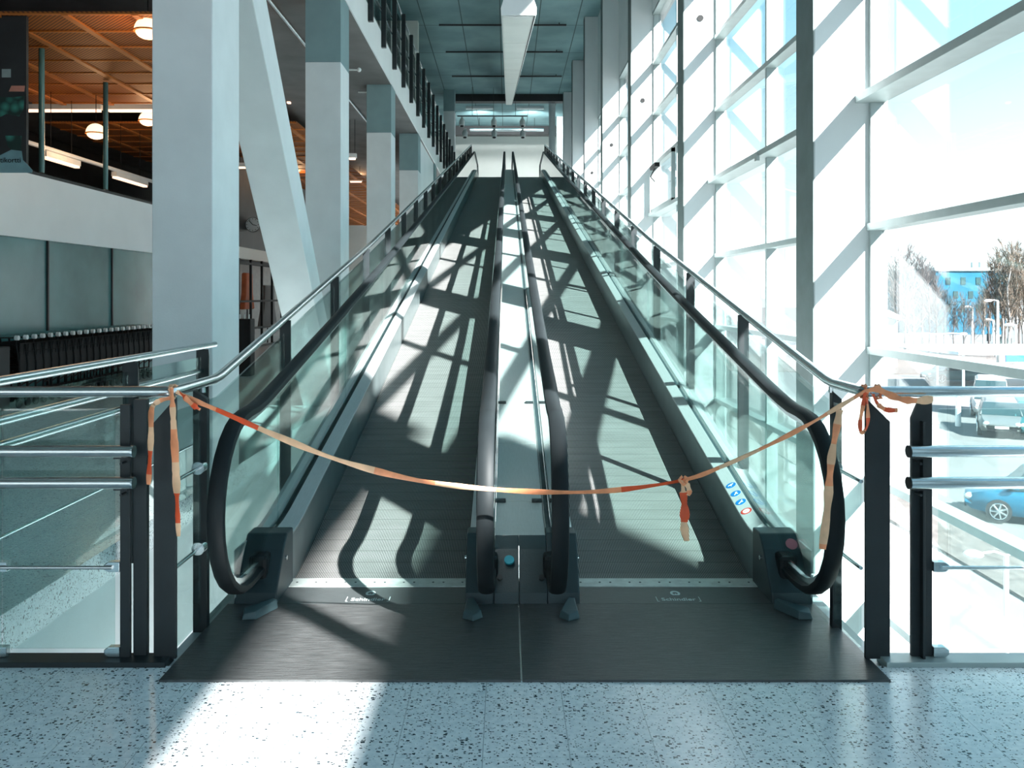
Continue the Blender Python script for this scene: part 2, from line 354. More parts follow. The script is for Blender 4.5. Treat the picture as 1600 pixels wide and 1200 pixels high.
# ------------------------------------------------------------------ right piers
pier_lab = {2: 'white concrete pier nearest the viewer beside the right guardrail', 3: 'white concrete window pier, second from the viewer, with black round hole high up',
            4: 'white concrete window pier, third from the viewer along the glass wall', 5: 'white concrete window pier, fourth from the viewer, shaded near its top',
            6: 'narrow-looking white window pier, fifth from the viewer, dark at its top', 7: 'dark far pier beside the top of the right walkway',
            8: 'pier at the top landing on the window side', 9: 'farthest pier on the window side near the cream end wall', 10: 'pier touching the far cream wall on the window side'}
for k, y in enumerate(PY):
    o = empty('window_pier', ((XP+3.3)/2, y+.22, -4.5))
    tag(o, pier_lab.get(k, 'white window pier standing behind the viewpoint'), 'pillar', 'piers of the glass wall')
    MB().box(XP, 3.34, y, y+.45, -4.5, 11.2).build('shaft', M['white_wall'], o, bevel=.012)
    MB().box(XP-.006, XP, y+.004, y+.446, -4.5, 11.19).build('inner_face', M['inner'], o)  # thin facing on the hall side, darker grey than the shaft
    if k > 1:
        MB().cyl((2.94, y-.003, 5.8), 'y', .05, .02, 20).build('round_hole_cover', M['black'], o)

# ------------------------------------------------------------------ windows in the right wall
TZ = [-3.3, -2.2, -1.1, 0.0, 1.11, 2.19, 3.31, 4.40, 5.50, 6.60, 7.68]
for k in range(len(PY)-1):
    y0, y1 = PY[k]+.45, PY[k+1]
    w = empty('window_%d' % (k+1), (XG, (y0+y1)/2, -4.5)); struct(w)
    f = MB()
    for z in TZ:
        if k == 1 and abs(z-4.40) < .01: continue
        if abs(z-3.31) < .01: f.box(3.05, 3.30, y0-.0, y1, z-.035, z+.035)
        else: f.box(3.15, 3.30, y0, y1, z-.032, z+.032)
    f.build('transom', M['frame'], w, bevel=.004)
    f = MB(); ym = (y0+y1)/2 + (.22 if k == 1 else 0)
    for yy, t in ((y0+.02, .02), (ym, .03), (y1-.02, .02)): f.box(3.17, 3.31, yy-t, yy+t, -4.5, 7.68)
    f.build('mullion', M['frame'], w, bevel=.004)
    g = MB().box(3.275, 3.287, y0+.04, ym-.03, -4.5, 7.65); g.box(3.275, 3.287, ym+.03, y1-.04, -4.5, 7.65)
    g.build('pane', M['glass_win'], w)
    if k == 4:
        # the one vent sash with a motor arm
        s_ = MB(); a, c = ym+.10, y1-.08
        for (p, q, r_, t_) in ((a, a+.07, 3.36, 4.36), (c-.07, c, 3.36, 4.36), (a, c, 4.29, 4.36), (a, c, 3.36, 3.42)):
            s_.box(3.10, 3.17, p, q, r_, t_)
        s_.build('vent_sash', M['frame'], w)
        MB().box(3.0, 3.1, c-1.1, c-.5, 4.20, 4.28).tube([(3.05, c-.8, 4.2), (3.0, c-.6, 4.05), (3.12, c-.4, 3.98)], .012, 8).build('opener_motor', M['black'], w)
    if k in (3,):
        MB().box(3.02, 3.06, ym-.12, ym-.04, 3.22, 3.30).build('end_bracket', M['frame'], w)

# ------------------------------------------------------------------ left pillars and brace
CY = [7.19+5.56*k for k in range(0, 7)]
plab = ['tall pale grey concrete pillar, the widest and nearest on the left', 'grey concrete pillar behind the slanting brace with darker top',
        'third grey pillar on the left carrying the balcony, two tone', 'fourth pillar on the left under the balcony, narrow in view',
        'fifth pillar on the left beyond the pale wall panel', 'sixth pillar on the left almost hidden by the guardrail', 'farthest left pillar beside the top landing']
for k, y in enumerate(CY):
    o = empty('concrete_pillar', (-2.7, y+.33, 0)); tag(o, plab[k], 'pillar', 'pillars along the left side')
    if k == 0: MB().box(-2.955, -2.45, y, y+.72, 0, 6.05).build('shaft', M['pillar'], o, bevel=.01); continue
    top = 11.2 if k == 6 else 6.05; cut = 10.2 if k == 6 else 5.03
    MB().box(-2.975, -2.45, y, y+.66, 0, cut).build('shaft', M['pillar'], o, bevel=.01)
    MB().box(-2.975, -2.45, y, y+.66, cut, top).build('darker_top', M['pillar_upper'], o, bevel=.006)  # upper part in a darker grey-green than the shaft below
br = MB().prism([(6.92, 6.05), (7.56, 6.05), (12.95, 0.0), (12.42, 0.0)], 'x', -2.93, -2.46).build('slanting_brace', M['pillar'], bevel=.01)
tag(br, 'slanting pale concrete brace between the two nearest left pillars', 'brace')

# ------------------------------------------------------------------ balcony railing, upper left
ba = empty('balcony_railing', (-2.42, 22, 6.72)); tag(ba, 'upper balcony railing of black flat posts and glass, high on the left', 'railing')
y = 13.6
while y < 41:
    MB().box(-2.45, -2.36, y, y+.09, 6.42, 8.12).build('post', M['post'], ba)
    y += 1.62
g = MB()
y = 13.75
while y < 40.5:
    g.box(-2.475, -2.465, y, y+1.4, 6.80, 7.95); y += 1.62
g.build('glass_panel', M['glass_fence'], ba)
MB().tube([(-2.47, 13.0, 8.17), (-2.47, 41, 8.17)], .028, 10).build('top_rail', M['steel'], ba, smooth=True)
MB().tube([(-2.45, 13.0, 7.5), (-2.45, 41, 7.5)], .014, 8).tube([(-2.45, 13.0, 7.15), (-2.45, 41, 7.15)], .014, 8).build('middle_rail', M['steel'], ba, smooth=True)

# ------------------------------------------------------------------ moving walkways
def lerp_tab(tab, y):
    for (a, za), (b, zb) in zip(tab[:-1], tab[1:]):
        if y <= b: return za+(zb-za)*(y-a)/(b-a)
    return tab[-1][1]+(y-tab[-1][0])*SL
def hz(y):
    # handrail height: slightly flatter near the bottom, then parallel to the pallets
    if y > 9.27: return 1.0+bz(y)+.03*max(0, 1-(y-9.27)/10)
    return lerp_tab([(4.45, 1.006), (5.47, 1.20), (6.63, 1.423), (9.27, 1.0+SL*(9.27-YB)+.03)], y)
def newel_path(front=True, top=True):
    pts = []
    yc, zc, r = 4.29, .585, .425
    # bottom run, nose, then incline
    pts += [(4.62, .16), (4.45, .16)]
    for i in range(15):
        a = -PI/2 - PI*i/14
        pts.append((yc + r*1.02*math.cos(a), zc + r*math.sin(a)))
    pts += [(4.42, 1.014), (4.58, 1.034)]
    for y in (4.75, 5.47, 6.63, 9.27, 14, 20, 26, 32, 34.3, 34.5, 34.7, 34.9, 35.2, 36.5, 37.9): pts.append((y, hz(y)))
    zc2 = ZTOP+.585+.01; r2 = .435
    for i in range(1, 14):
        a = PI/2 - PI*i/14
        pts.append((38.0 + r2*math.cos(a), zc2 + r2*math.sin(a)))
    pts += [(38.0, ZTOP+.16), (37.8, ZTOP+.16)]
    return pts
HP = newel_path()
def sweep_yz(mb, pts, cs, x):
    secs = []
    for i, (y, z) in enumerate(pts):
        a = pts[max(0, i-1)]; b2 = pts[min(len(pts)-1, i+1)]
        t = Vector((b2[0]-a[0], b2[1]-a[1])).normalized(); n = Vector((-t.y, t.x))   # outward side of the path
        secs.append([(x+u, y+n.x*v, z+n.y*v) for u, v in cs])
    return mb.loft(secs)
RC = [(-.040, .0), (-.036, .014), (-.022, .023), (0, .026), (.022, .023), (.036, .014), (.040, .0), (.038, -.014), (.020, -.018), (-.020, -.018), (-.038, -.014)]
def balustrade(root, xg, side, outer, label):
    """side: +1 when the pallets lie at +x of the glass; outer True for the rails at the hall sides"""
    sweep_yz(MB(), [(y, z) for y, z in HP], [(u, v) for u, v in RC], xg).build('handrail', M['rubber'], root, smooth=True)
    tr = [(y, z) for y, z in HP]
    sweep_yz(MB(), tr, [(-.012, -.050), (.012, -.050), (.012, -.012), (-.012, -.012)], xg).build('handrail_track', M['steel'], root)
    # nose glass
    nose = [(4.62, .22)] + [(4.29+.36*math.cos(-PI/2-PI*i/12), .585+.36*math.sin(-PI/2-PI*i/12)) for i in range(13)] + [(4.60, .985), (4.9, 1.045), (4.9, .30), (4.66, .30)]
    MB().prism(nose, 'x', xg-.006, xg+.006).build('glass_panel', M['glass_side'], root)
    y = 4.905
    while y < 37.4:
        y2 = min(y+2.05, 37.6)
        ys = ylist(y, y2-.006)
        mb = MB(); mb.loft([[(xg-.006, q, bz(q)+.28), (xg+.006, q, bz(q)+.28), (xg+.006, q, hz(q)-.045), (xg-.006, q, hz(q)-.045)] for q in ys])
        mb.build('glass_panel', M['glass_side'], root); y += 2.05
    tn = [(38.0-.42, ZTOP+.985)] + [(38.0+.37*math.cos(PI/2-PI*i/10), ZTOP+.60+.37*math.sin(PI/2-PI*i/10)) for i in range(11)] + [(37.58, ZTOP+.28)]
    MB().prism(tn, 'x', xg-.006, xg+.006).build('glass_panel', M['glass_side'], root)
def side_deck(root, xe, xg, s, w_out, clad):
    """xe: pallet edge, xg: glass line, s: direction from pallets to glass, w_out: deck width beyond the glass"""
    ye = 37.9
    a = xe - s*.012 if False else xe
    # skirt
    run(MB(), [(a, -.05), (a, .262), (a+s*.006, .262), (a+s*.006, -.05)], 4.62, ye).build('skirt_panel', M['skirt'], root)
    x1 = xg-s*.022
    run(MB(), [(a, .255), (a, .272), (x1, .305), (x1, .270)], 4.67, ye).build('inner_deck', M['deck'], root, bevel=.003)
    run(MB(), [(x1+s*.002, .262), (xg+s*.020, .262), (xg+s*.020, .284), (x1+s*.002, .284)], 4.67, ye).build('glass_seal', M['cap'], root)
    x2 = xg+s*.022; x3 = xg+s*w_out
    run(MB(), [(x2, .275), (x2, .305), (x3, .290), (x3, .262)], 4.67, ye).build('outer_deck', M['deck'], root, bevel=.003)
    if clad:
        run(MB(), [(x3, .28), (x3, -1.0), (x3-s*.01, -1.0), (x3-s*.01, .28)], 4.45, ye).build('side_cladding', M['deck'], root)
def front_cap(root, x0, x1):
    prof = [(4.44, 0.0), (4.455, .06), (4.60, .245), (4.672, .309), (4.80, .309), (4.80, -.02), (4.44, -.02)]
    MB().prism(prof, 'x', min(x0, x1), max(x0, x1)).build('newel_base', M['cap'], root, bevel=.008)
def walkway(xl, xr, gl, gr, left):
    root = empty('moving_walkway', ((xl+xr)/2, 4.44, 0))
    run(MB(), [(xl+.004, 0.004), (xr-.004, 0.004), (xr-.004, -.10), (xl+.004, -.10)], 4.83, 37.9).build('pallet_band', M['belt'], root)
    # comb plate
    MB().box(xl-.005, xr+.005, 4.70, 4.835, -.02, .012).build('comb_plate', M['comb'], root, bevel=.002)
    sc = MB()
    nsc = 12
    for i in range(nsc):
        x = xl+.05+(xr-xl-.1)*i/(nsc-1)+(.012 if i % 2 else -.012); sc.cyl((x, 4.765, .0125), 'z', .006, .003, 8)
    sc.build('comb_screws', M['post'], root)
    MB().box(xl-.01, xr+.01, 4.446, 4.698, -.02, .009).build('name_plate', M['plate'], root, bevel=.002)
    # logo and lettering on the plate
    xc = xl + (.595 if left else .60)*1.0 if left else xl+.595
    xc = (-.725 if left else .895)
    text_mesh('lettering', 'Schindler', .056, M['print'], root, .0006, (xc, 4.488, .0098), (0, 0, 0), .86)
    ring = MB()
    for i in range(22):
        a0 = math.radians(-60 + 300*i/22); a1 = math.radians(-60 + 300*(i+1)/22)
        c0 = (xc, 4.598)
        ring.prism([(c0[0]+.026*math.cos(a0), c0[1]+.036*math.sin(a0)), (c0[0]+.026*math.cos(a1), c0[1]+.036*math.sin(a1)), (c0[0]+.014*math.cos(a1), c0[1]+.019*math.sin(a1)), (c0[0]+.014*math.cos(a0), c0[1]+.019*math.sin(a0))], 'z', .0092, .0102)
    ring.prism([(xc-.011, 4.570), (xc+.011, 4.570), (xc, 4.594)], 'z', .0092, .0102)
    for sx in (-1, 1):
        ring.box(xc+sx*.112-.0015, xc+sx*.112+.0015, 4.476, 4.545, .0092, .0102)
        ring.box(min(xc+sx*.112, xc+sx*.102), max(xc+sx*.112, xc+sx*.102), 4.476, 4.480, .0092, .0102)
    ring.build('logo', M['print'], root)
    balustrade(root, gl, 1, left, ''); balustrade(root, gr, -1, not left, '')
    wl, wr = (.105, .030) if left else (.030, .105)
    side_deck(root, xl, gl, -1, wl, left); side_deck(root, xr, gr, 1, wr, not left)
    front_cap(root, xl+.008, gl-wl-.0); front_cap(root, xr-.008, gr+wr)
    # newel skid boxes where the handrail enters
    for xg in (gl, gr):
        MB().box(xg-.05, xg+.05, 4.50, 4.68, .085, .235).build('handrail_entry', M['rubber'], root, bevel=.02)
    # truss body below
    run(MB(), [(xl-.01, -.12), (xr+.01, -.12), (xr+.01, -1.0), (xl-.01, -1.0)], 4.5, 37.8).build('truss_body', M['skirt'], root)
    # landing plate at the top
    MB().box(xl, xr, 37.9, YE+.45, ZTOP-.1, ZTOP+.004).build('top_plate', M['plate'], root)
    # round button on the skirt end
    for x, sg in ((xl+.008, 1), (xr-.008, -1)):
        MB().cyl((x+sg*.004, 4.63, .19), 'x', .012, .012, 16).build('button', M['steel'], root)
    return root
XL0, XL1, XR0, XR1 = -1.195, -.207, .368, 1.372
GL0, GL1, GR0, GR1 = -1.300, -.097, .240, 1.470
wl_ = walkway(XL0, XL1, GL0, GL1, True); tag(wl_, 'left moving walkway with grooved pallets, glass sides and black handrails', 'moving walkway')
wr_ = walkway(XR0, XR1, GR0, GR1, False); tag(wr_, 'right moving walkway with grooved pallets and pictogram stickers on its outer deck', 'moving walkway')

# pictogram stickers on the right deck of the right walkway
def decal_frame(y, u):
    """a point on the inner deck of the right walkway; u across 0..1"""
    x = XR1 + (GR1-.022-XR1)*u; z = bz(y)+.272+.033*u
    return x, z
def disc(name, m, yc, uc, r, lift, n=24, poly=None):
    vs = []
    for i in range(n):
        a = 2*PI*i/n
        p = (r*math.cos(a), r*math.sin(a)) if poly is None else None
        vs.append(p)
    if poly is not None: vs = poly
    top = []; bot = []
    for dx, dy in vs:
        u = uc + dx/(GR1-.022-XR1); x, z = decal_frame(yc+dy, u); top.append((x, yc+dy, z+lift)); bot.append((x, yc+dy, z-.001))
    k = len(vs); mb = MB().add(bot+top, [tuple(range(k-1, -1, -1)), tuple(range(k, 2*k))] + [(i, (i+1) % k, (i+1) % k+k, i+k) for i in range(k)])
    return mb.build(name, m, wr_)
yy = 5.44
for i in range(3):
    s = disc('blue_pictogram', M['sticker_blue'], yy, .5, .030, .0016); yc = yy
    shapes = [[(-.018, .004), (.0, .010), (.018, .012), (.012, .004), (.004, .001), (.002, -.012), (-.003, -.012), (-.004, .0), (-.016, -.002)],
              [(-.014, -.012), (-.004, .0), (.0, .014), (.012, .012), (.010, .006), (.004, .004), (.012, -.012), (.006, -.014), (.0, -.004), (-.008, -.016)],
              [(-.018, -.010), (-.002, .002), (.010, .018), (.014, .014), (.006, .002), (.014, -.004), (.010, -.009), (.0, -.004), (-.014, -.016)]][i]
    pc = disc('pictogram_figure', M['sticker_white'], yc, .5, .02, .0026, poly=shapes); pc.parent = s; pc.matrix_parent_inverse = Matrix()
    yy -= .115 if i < 2 else .12
s = disc('prohibition_pictogram', M['sign_red'], yy, .5, .031, .0016)
s2 = disc('sticker_field', M['sticker_white'], yy, .5, .020, .0026); s2.parent = s; s2.matrix_parent_inverse = Matrix()
s3 = disc('sticker_bar', M['sign_red'], yy, .5, .02, .0034, poly=[(-.018, -.006), (.018, .002), (.018, .006), (-.018, -.002)]); s3.parent = s; s3.matrix_parent_inverse = Matrix()
disc('end_plate', M['sticker_white'], 4.84, .5, .02, .0015, poly=[(-.032, -.02), (.032, .0), (.032, .035), (-.032, .015)])
MB().cyl((1.522, 4.622, .263), Vector((0, -.70, .62)), .031, .010, 24).build('round_red_sticker', M['sticker_red'], wr_)
# centre cover between the walkways
cc = empty('centre_cover', (.07, 4.44, 0)); tag(cc, 'grey centre cover strip running uphill between the two walkways', 'cover')
x0, x1 = GL1+.032, GR0-.032
for a, b2 in ((4.672, 5.20), (5.206, 6.10), (6.106, 8.6), (8.606, 12), (12.006, 16), (16.006, 21), (21.006, 27), (27.006, 33), (33.006, 37.9)):
    run(MB(), [(x0, .24), (x1, .24), (x1, .300), (x0, .300)], a, b2).build('cover_panel', M['deck'], cc, bevel=.002)
for a, b2 in ((x0-.0, .062), (.066, x1+.0)):
    MB().prism([(4.44, 0.0), (4.455, .06), (4.60, .245), (4.670, .300), (4.66, .0)], 'x', a, b2).build('front_panel', M['cap'], cc, bevel=.003)
for yq in (5.203, 6.95):
    for xa in (x0-.002, x1-.058):
        MB().box(xa, xa+.06, yq-.03, yq+.01, bz(yq)+.296, bz(yq)+.312).build('joint_clip', M['post'], cc)
MB().cyl((.012, 4.535, .205), Vector((0, -.62, .78)), .026, .012, 24).build('round_sticker', M['sticker_teal'], cc)
for xa in (x0+.028, x1-.028):
    MB().cyl((xa, 4.495, .125), Vector((0, -.7, .5)), .014, .03, 14).build('handrail_guide_bolt', M['post'], cc)

# floor wedges in front of the newels
for i, (xw, yw, ang, lab) in enumerate(((-1.235, 4.30, -34, 'grey wedge shoe on the dark plate by the far left newel'), (-.175, 4.30, 6, 'grey wedge shoe on the plate left of the centre pedestal'),
                          (.315, 4.30, -8, 'grey wedge shoe on the plate right of the centre pedestal'), (1.43, 4.30, 38, 'grey wedge shoe on the dark plate by the far right newel'))):
    mb = MB(); L_, w0, w1, h = .21, .022, .052, .05
    vs = [(-w0, .105, 0), (w0, .105, 0), (w1, -.06, 0), (.0, -.105, 0), (-w1, -.06, 0), (-w0*.7, .105, h*.9), (w0*.7, .105, h*.9), (w1*.8, -.055, h*.75), (0, -.092, h*.55), (-w1*.8, -.055, h*.75)]
    mb.add(vs, [(4, 3, 2, 1, 0), (5, 6, 7, 8, 9), (0, 1, 6, 5), (1, 2, 7, 6), (2, 3, 8, 7), (3, 4, 9, 8), (4, 0, 5, 9)])
    o = mb.build('floor_wedge', M['wedge'] , bevel=.004)
    o.location = (xw, yw, .011); o.rotation_euler = (0, 0, math.radians(ang)); tag(o, lab, 'floor wedge', 'wedge shoes in front of the newels')
# dark entry plate
lp = empty('entry_floor_plate', (.07, 4.0, 0)); tag(lp, 'dark ribbed entry floor plate in front of both walkways, split by a centre seam', 'floor plate')
MB().box(-1.436, .058, 3.564, 4.442, -.01, .010).build('plate_half', M['mat'], lp, bevel=.002)
MB().box(.064, 1.584, 3.564, 4.442, -.01, .010).build('plate_half', M['mat'], lp, bevel=.002)
MB().box(.058, .064, 3.564, 4.442, -.01, .006).build('seam_strip', M['steel'], lp)
struct(MB().box(-1.50, 1.66, 3.70, 4.9, -1.2, -.012).build('floor', M['void_floor']))

# ------------------------------------------------------------------ guardrails
def guardrail(side):
    s = side
    X = -1.456 if s < 0 else 1.553
    out = -1 if s < 0 else 1
    Z = 1.177; YF = 3.757
    root = empty('guardrail', (X, YF, 0))
    m = M['steel_warm'] if s < 0 else M['steel']
    xe = -3.9 if s < 0 else 3.1
    yk = 4.34 if s < 0 else 4.15
    end = 35.4
    zk = lambda y: Z if y < yk else lerp_tab([(yk, Z), (9.4, 2.17 if s < 0 else 2.20), (35.4, 7.72)], y)
    cor = []
    for i in range(6):
        a = i/5*PI/2; cor.append((X + out*.03*(1-math.sin(a)), YF + .03*(1-math.cos(a)), Z))
    pts = [(xe, YF, Z), (X+out*.6, YF, Z)] + cor + [(X, yk-.05, Z), (X, yk+.05, zk(yk+.05))] + [(X, y, zk(y)) for y in (9.4, 18, 26, end)]
    MB().tube(pts, .0235, 16).build('top_rail', m, root, smooth=True)
    # two lower crowd rails on the hall side
    xs = X + out*.148 if s < 0 else X+.172
    for z in (.927, .792):
        MB().tube([(xs, YF-.055, z), (xe, YF-.055, z)], .0255, 18).build('lower_rail', m, root, smooth=True)
        MB().cyl((xs-out*.003, YF-.055, z), 'x', .0262, .008, 18).build('rail_end_cap', M['steel'] if s < 0 else M['black'], root)
        xb = xs + out*.055
        MB().box(xb-.03, xb+.03, YF-.05, YF+.0, z-.034, z-.026).cyl((xb, YF-.02, z-.055), 'y', .006, .05, 8).build('rail_bracket', M['post'], root)
    # corner slab post (broad face to the hall) and double blade post
    xa, xb = (X-.085, X+.012) if s < 0 else (X+.012, X+.118)
    tl, tr = (1.04, 1.15) if s < 0 else (1.15, 1.045)
    MB().prism([(xa, .01), (xb, .01), (xb, tr), (xa, tl)], 'y', YF+.01, YF+.03).build('corner_post', M['post'], root, bevel=.002)
    if s < 0:
        MB().prism([(-1.683, .01), (-1.640, .01), (-1.640, 1.12), (-1.683, 1.12)], 'y', YF+.0, YF+.02).build('blade_post', M['post'], root, bevel=.002)
        MB().prism([(-1.634, .01), (-1.575, .01), (-1.575, 1.14), (-1.634, 1.14)], 'y', YF+.02, YF+.05).build('blade_post', M['post'], root, bevel=.002)
        bx = -1.683
    else:
        MB().prism([(1.765, .01), (1.855, .01), (1.855, 1.135), (1.797, 1.135), (1.765, 1.06)], 'y', YF+.01, YF+.03).build('blade_post', M['post'], root, bevel=.002)
        MB().box(1.80, 1.812, YF-.02, YF+.02, .01, 1.05).build('blade_post', M['post'], root, bevel=.002)
        bx = 1.855
    # front glass panels
    gx = bx + out*.03
    x = gx
    while abs(x-gx) < 1.6 and (s < 0 or x < 2.9):
        xn = x + out*.485 if s < 0 and x == gx else x+out*1.1
        if s > 0: xn = min(xn, 3.1)
        MB().box(min(x, xn), max(x, xn), YF+.012, YF+.022, .055, 1.10).build('glass_panel', M['glass_fence'], root)
        for z in (.415, .045):
            MB().prism([(bx+out*0 if x == gx else x-out*.035, z-.022), (x+out*.02, z-.022), (x+out*.038, z-.01), (x+out*.038, z+.01), (x+out*.02, z+.022), (bx if x == gx else x-out*.035, z+.022)], 'y', YF-.005, YF+.03).build('glass_clamp', M['steel'], root, bevel=.003)
        x = xn + out*.012
    MB().tube([(gx, YF-.01, .415), (xe, YF-.01, .415)], .008, 10).build('thin_rail', m, root, smooth=True)
    # base channel
    xb0 = X+out*.01 if s < 0 else X+.075
    MB().box(min(xb0, xe), max(xb0, xe), YF-.055, YF+.05, -.04, .022).build('base_channel', M['post'] if s < 0 else M['frame'], root, bevel=.003)
    # side posts along the walkway
    first = 4.12
    MB().prism([(X-.042 if s < 0 else X-.0, -.25), (X+.025 if s < 0 else X+.045, -.25), (X+.025 if s < 0 else X+.045, 1.10), (X-.042 if s < 0 else X, 1.14)], 'y', first, first+.04).build('side_post', M['post'], root, bevel=.002)
    MB().tube([(X, first+.02, 1.13), (X, first+.02, 1.165)], .012, 8).build('rail_bracket', M['steel'], root)
    for z in (.78, .40):
        MB().cyl((X, first-.025, z), 'y', .030, .05, 18).tube([(X, first-.03, z), (X, YF+.03, z)], .009, 10).build('glass_standoff', M['steel'], root, smooth=True)
    MB().box(X-.006, X+.006, YF+.04, first-.03, .05, 1.09).build('glass_panel', M['glass_fence'], root)
    y = 5.67; prev = first+.06
    while y < 35.3:
        zt = zk(y)-.008
        xo = X+out*.0
        MB().prism([(xo-.035, bz(y)-.35), (xo+.035, bz(y)-.35), (xo+.035, zt), (xo-.035, zt)], 'y', y, y+.018).build('side_post', M['post'], root)
        MB().loft([[(X-.005, q, bz(q)-.2), (X+.005, q, bz(q)-.2), (X+.005, q, zk(q)-.09), (X-.005, q, zk(q)-.09)] for q in sorted([prev, y-.03] + [w_ for w_ in (4.34, 5.2) if prev < w_ < y-.03])]).build('glass_panel', M['glass_fence'], root)
        prev = y+.045; y += 1.63
    return root
gL = guardrail(-1); tag(gL, 'left guardrail with steel tube rails and dark posts, turning uphill beside the walkway', 'guardrail')
gR = guardrail(1); tag(gR, 'right guardrail with steel tube rails and dark posts in front of the windows', 'guardrail')

# guardrail of the floor edge beyond the left opening
og = empty('opening_guardrail', (-2.42, 5.4, 0)); tag(og, 'steel and glass guardrail beyond the left floor opening, ending at the big pillar', 'guardrail')
MB().tube([(-2.40, 3.86, 1.19), (-2.40, 7.10, 1.19)], .024, 14).build('top_rail', M['steel'], og, smooth=True)
for z, r in ((.985, .024), (.865, .024)): MB().tube([(-2.46, 3.86, z), (-2.46, 7.0, z)], r, 12).build('lower_rail', M['steel'], og, smooth=True)
MB().tube([(-2.44, 3.86, .43), (-2.44, 7.0, .43)], .008, 8).build('thin_rail', M['steel'], og, smooth=True)
for y in (5.62, 6.95):
    MB().prism([(y, -.15), (y+.02, -.15), (y+.02, 1.1), (y, 1.16)], 'x', -2.50, -2.40).build('post', M['post'], og, bevel=.002)
for a, b2 in ((3.86, 5.57), (5.67, 6.9)): MB().box(-2.452, -2.442, a, b2, .05, 1.1).build('glass_panel', M['glass_fence'], og)

# ------------------------------------------------------------------ barrier tape
def P(px, py, Y): return Vector(((px-CX)*Y/FP, Y, EYE+(HY-py)*Y/FP))
bt = empty('barrier_tape', P(812, 768, 3.70)); tag(bt, 'sagging orange barrier tape tied between the guardrails across both walkways', 'barrier tape')
def catmull(pts, n=8):
    out = []
    for i in range(len(pts)-1):
        p0 = pts[max(0, i-1)]; p1 = pts[i]; p2 = pts[i+1]; p3 = pts[min(len(pts)-1, i+2)]
        for k in range(n):
            t = k/n; out.append(.5*((2*p1)+(-p0+p2)*t+(2*p0-5*p1+4*p2-p3)*t*t+(-p0+3*p1-3*p2+p3)*t**3))
    out.append(pts[-1]); return out
def ribbon(name, pts, w, twist=(0, 0), cols=None, seg=9, pleat=.25):
    """cloth-like strip with a shallow fold and real thickness; pattern changes along it"""
    c = catmull(pts, 10); n = len(c); mb = MB(); secs = []
    for i, p in enumerate(c):
        t = (c[min(n-1, i+1)]-c[max(0, i-1)]).normalized()
        a = twist[0]+(twist[1]-twist[0])*i/(n-1) + .25*math.sin(i*.37)
        base = Vector((0, 0, 1)) if abs(t.z) < .75 else Vector((1, 0, 0))
        u = (base - t*base.dot(t)).normalized(); v = t.cross(u)
        d = u*math.cos(a)+v*math.sin(a); nn = t.cross(d)
        ww = (w[i*len(w)//n] if isinstance(w, list) else w)*(1+.18*math.sin(i*.53+len(name)))
        th = .0016
        secs.append([p-d*ww/2+nn*th, p+nn*(th+pleat*ww*.5), p+d*ww/2+nn*th, p+d*ww/2-nn*th, p+nn*(-th+pleat*ww*.5), p-d*ww/2-nn*th])
    mb.loft(secs); o = mb.build(name, [M['tape_orange'], M['tape_red'], M['tape_pale']], bt, smooth=True)
    m_count = 6
    for k, f in enumerate(o.data.polygons):
        i = k//m_count; q = (i//seg) % len(cols) if cols else 0
        f.material_index = cols[q] if cols else 0
    return o
YK = 3.705
main = [(276, 612), (300, 624), (350, 645), (430, 680), (530, 719), (640, 748), (740, 762), (860, 769), (960, 766), (1068, 750), (1130, 728), (1200, 696), (1262, 664), (1310, 636), (1352, 611)]
ribbon('tape_span', [P(a, b2, YK-.02*math.sin(PI*(a-276)/1076)) for a, b2 in main], [.020, .022, .026, .026, .024, .022, .020, .018, .02, .02, .02, .022], (.2, .5), [2, 0, 1, 2, 2, 0, 2, 0, 0, 1, 0, 2, 0, 0], 9)
ribbon('tape_tail', [P(268, 606, YK), P(270, 640, YK-.01), P(272, 680, YK-.015), P(275, 740, YK-.01), P(277, 790, YK-.012), P(279, 838, YK-.01)], [.018, .022, .03, .036, .030, .022, .018], (0, .3), [0, 2, 0, 2, 1, 2], 9)
ribbon('tape_tail', [P(266, 622, YK), P(248, 627, YK-.01), P(237, 640, YK-.012), P(236, 680, YK-.01), P(234, 720, YK-.012), P(232, 757, YK-.01)], [.018, .022, .026, .024, .02], (0, .4), [0, 2, 0, 2, 1], 9)
ribbon('tape_tail', [P(280, 612, YK), P(290, 622, YK-.015), P(303, 634, YK-.015), P(313, 640, YK-.01)], [.01, .022, .024, .012], (.2, .2), [1, 0], 9)
ribbon('tape_tail', [P(1066, 750, YK-.018), P(1068, 772, YK-.025), P(1070, 800, YK-.025), P(1069, 822, YK-.025), P(1073, 845, YK-.02)], [.016, .03, .036, .034, .028], (0, .25), [2, 1, 1, 2], 9)
ribbon('tape_tail', [P(1067, 750, YK-.02), P(1073, 756, YK-.028), P(1077, 768, YK-.028), P(1075, 774, YK-.025)], [.014, .022, .018], (.1, .3), [0, 2], 9)
ribbon('tape_tail', [P(1312, 640, YK), P(1307, 670, YK-.01), P(1300, 710, YK-.01), P(1296, 750, YK-.012), P(1292, 800, YK-.01), P(1285, 858, YK-.012)], [.030, .028, .030, .032, .034, .032], (0, .15), [2, 0, 2, 0, 2, 2, 0, 2], 8)
ribbon('tape_loop', [P(1352, 612, YK), P(1348, 636, YK-.01), P(1344, 660, YK-.01), P(1346, 676, YK-.01), P(1355, 665, YK-.012), P(1356, 640, YK-.012), P(1354, 622, YK)], .016, (0, .6), [1, 0], 9)
ribbon('tape_tail', [P(1352, 612, YK), P(1370, 608, YK-.01), P(1390, 617, YK-.012), P(1410, 624, YK-.01), P(1432, 626, YK-.01), P(1457, 624, YK)], [.02, .026, .028, .026, .030, .032], (0, .3), [0, 0, 0, 0, 2], 10)
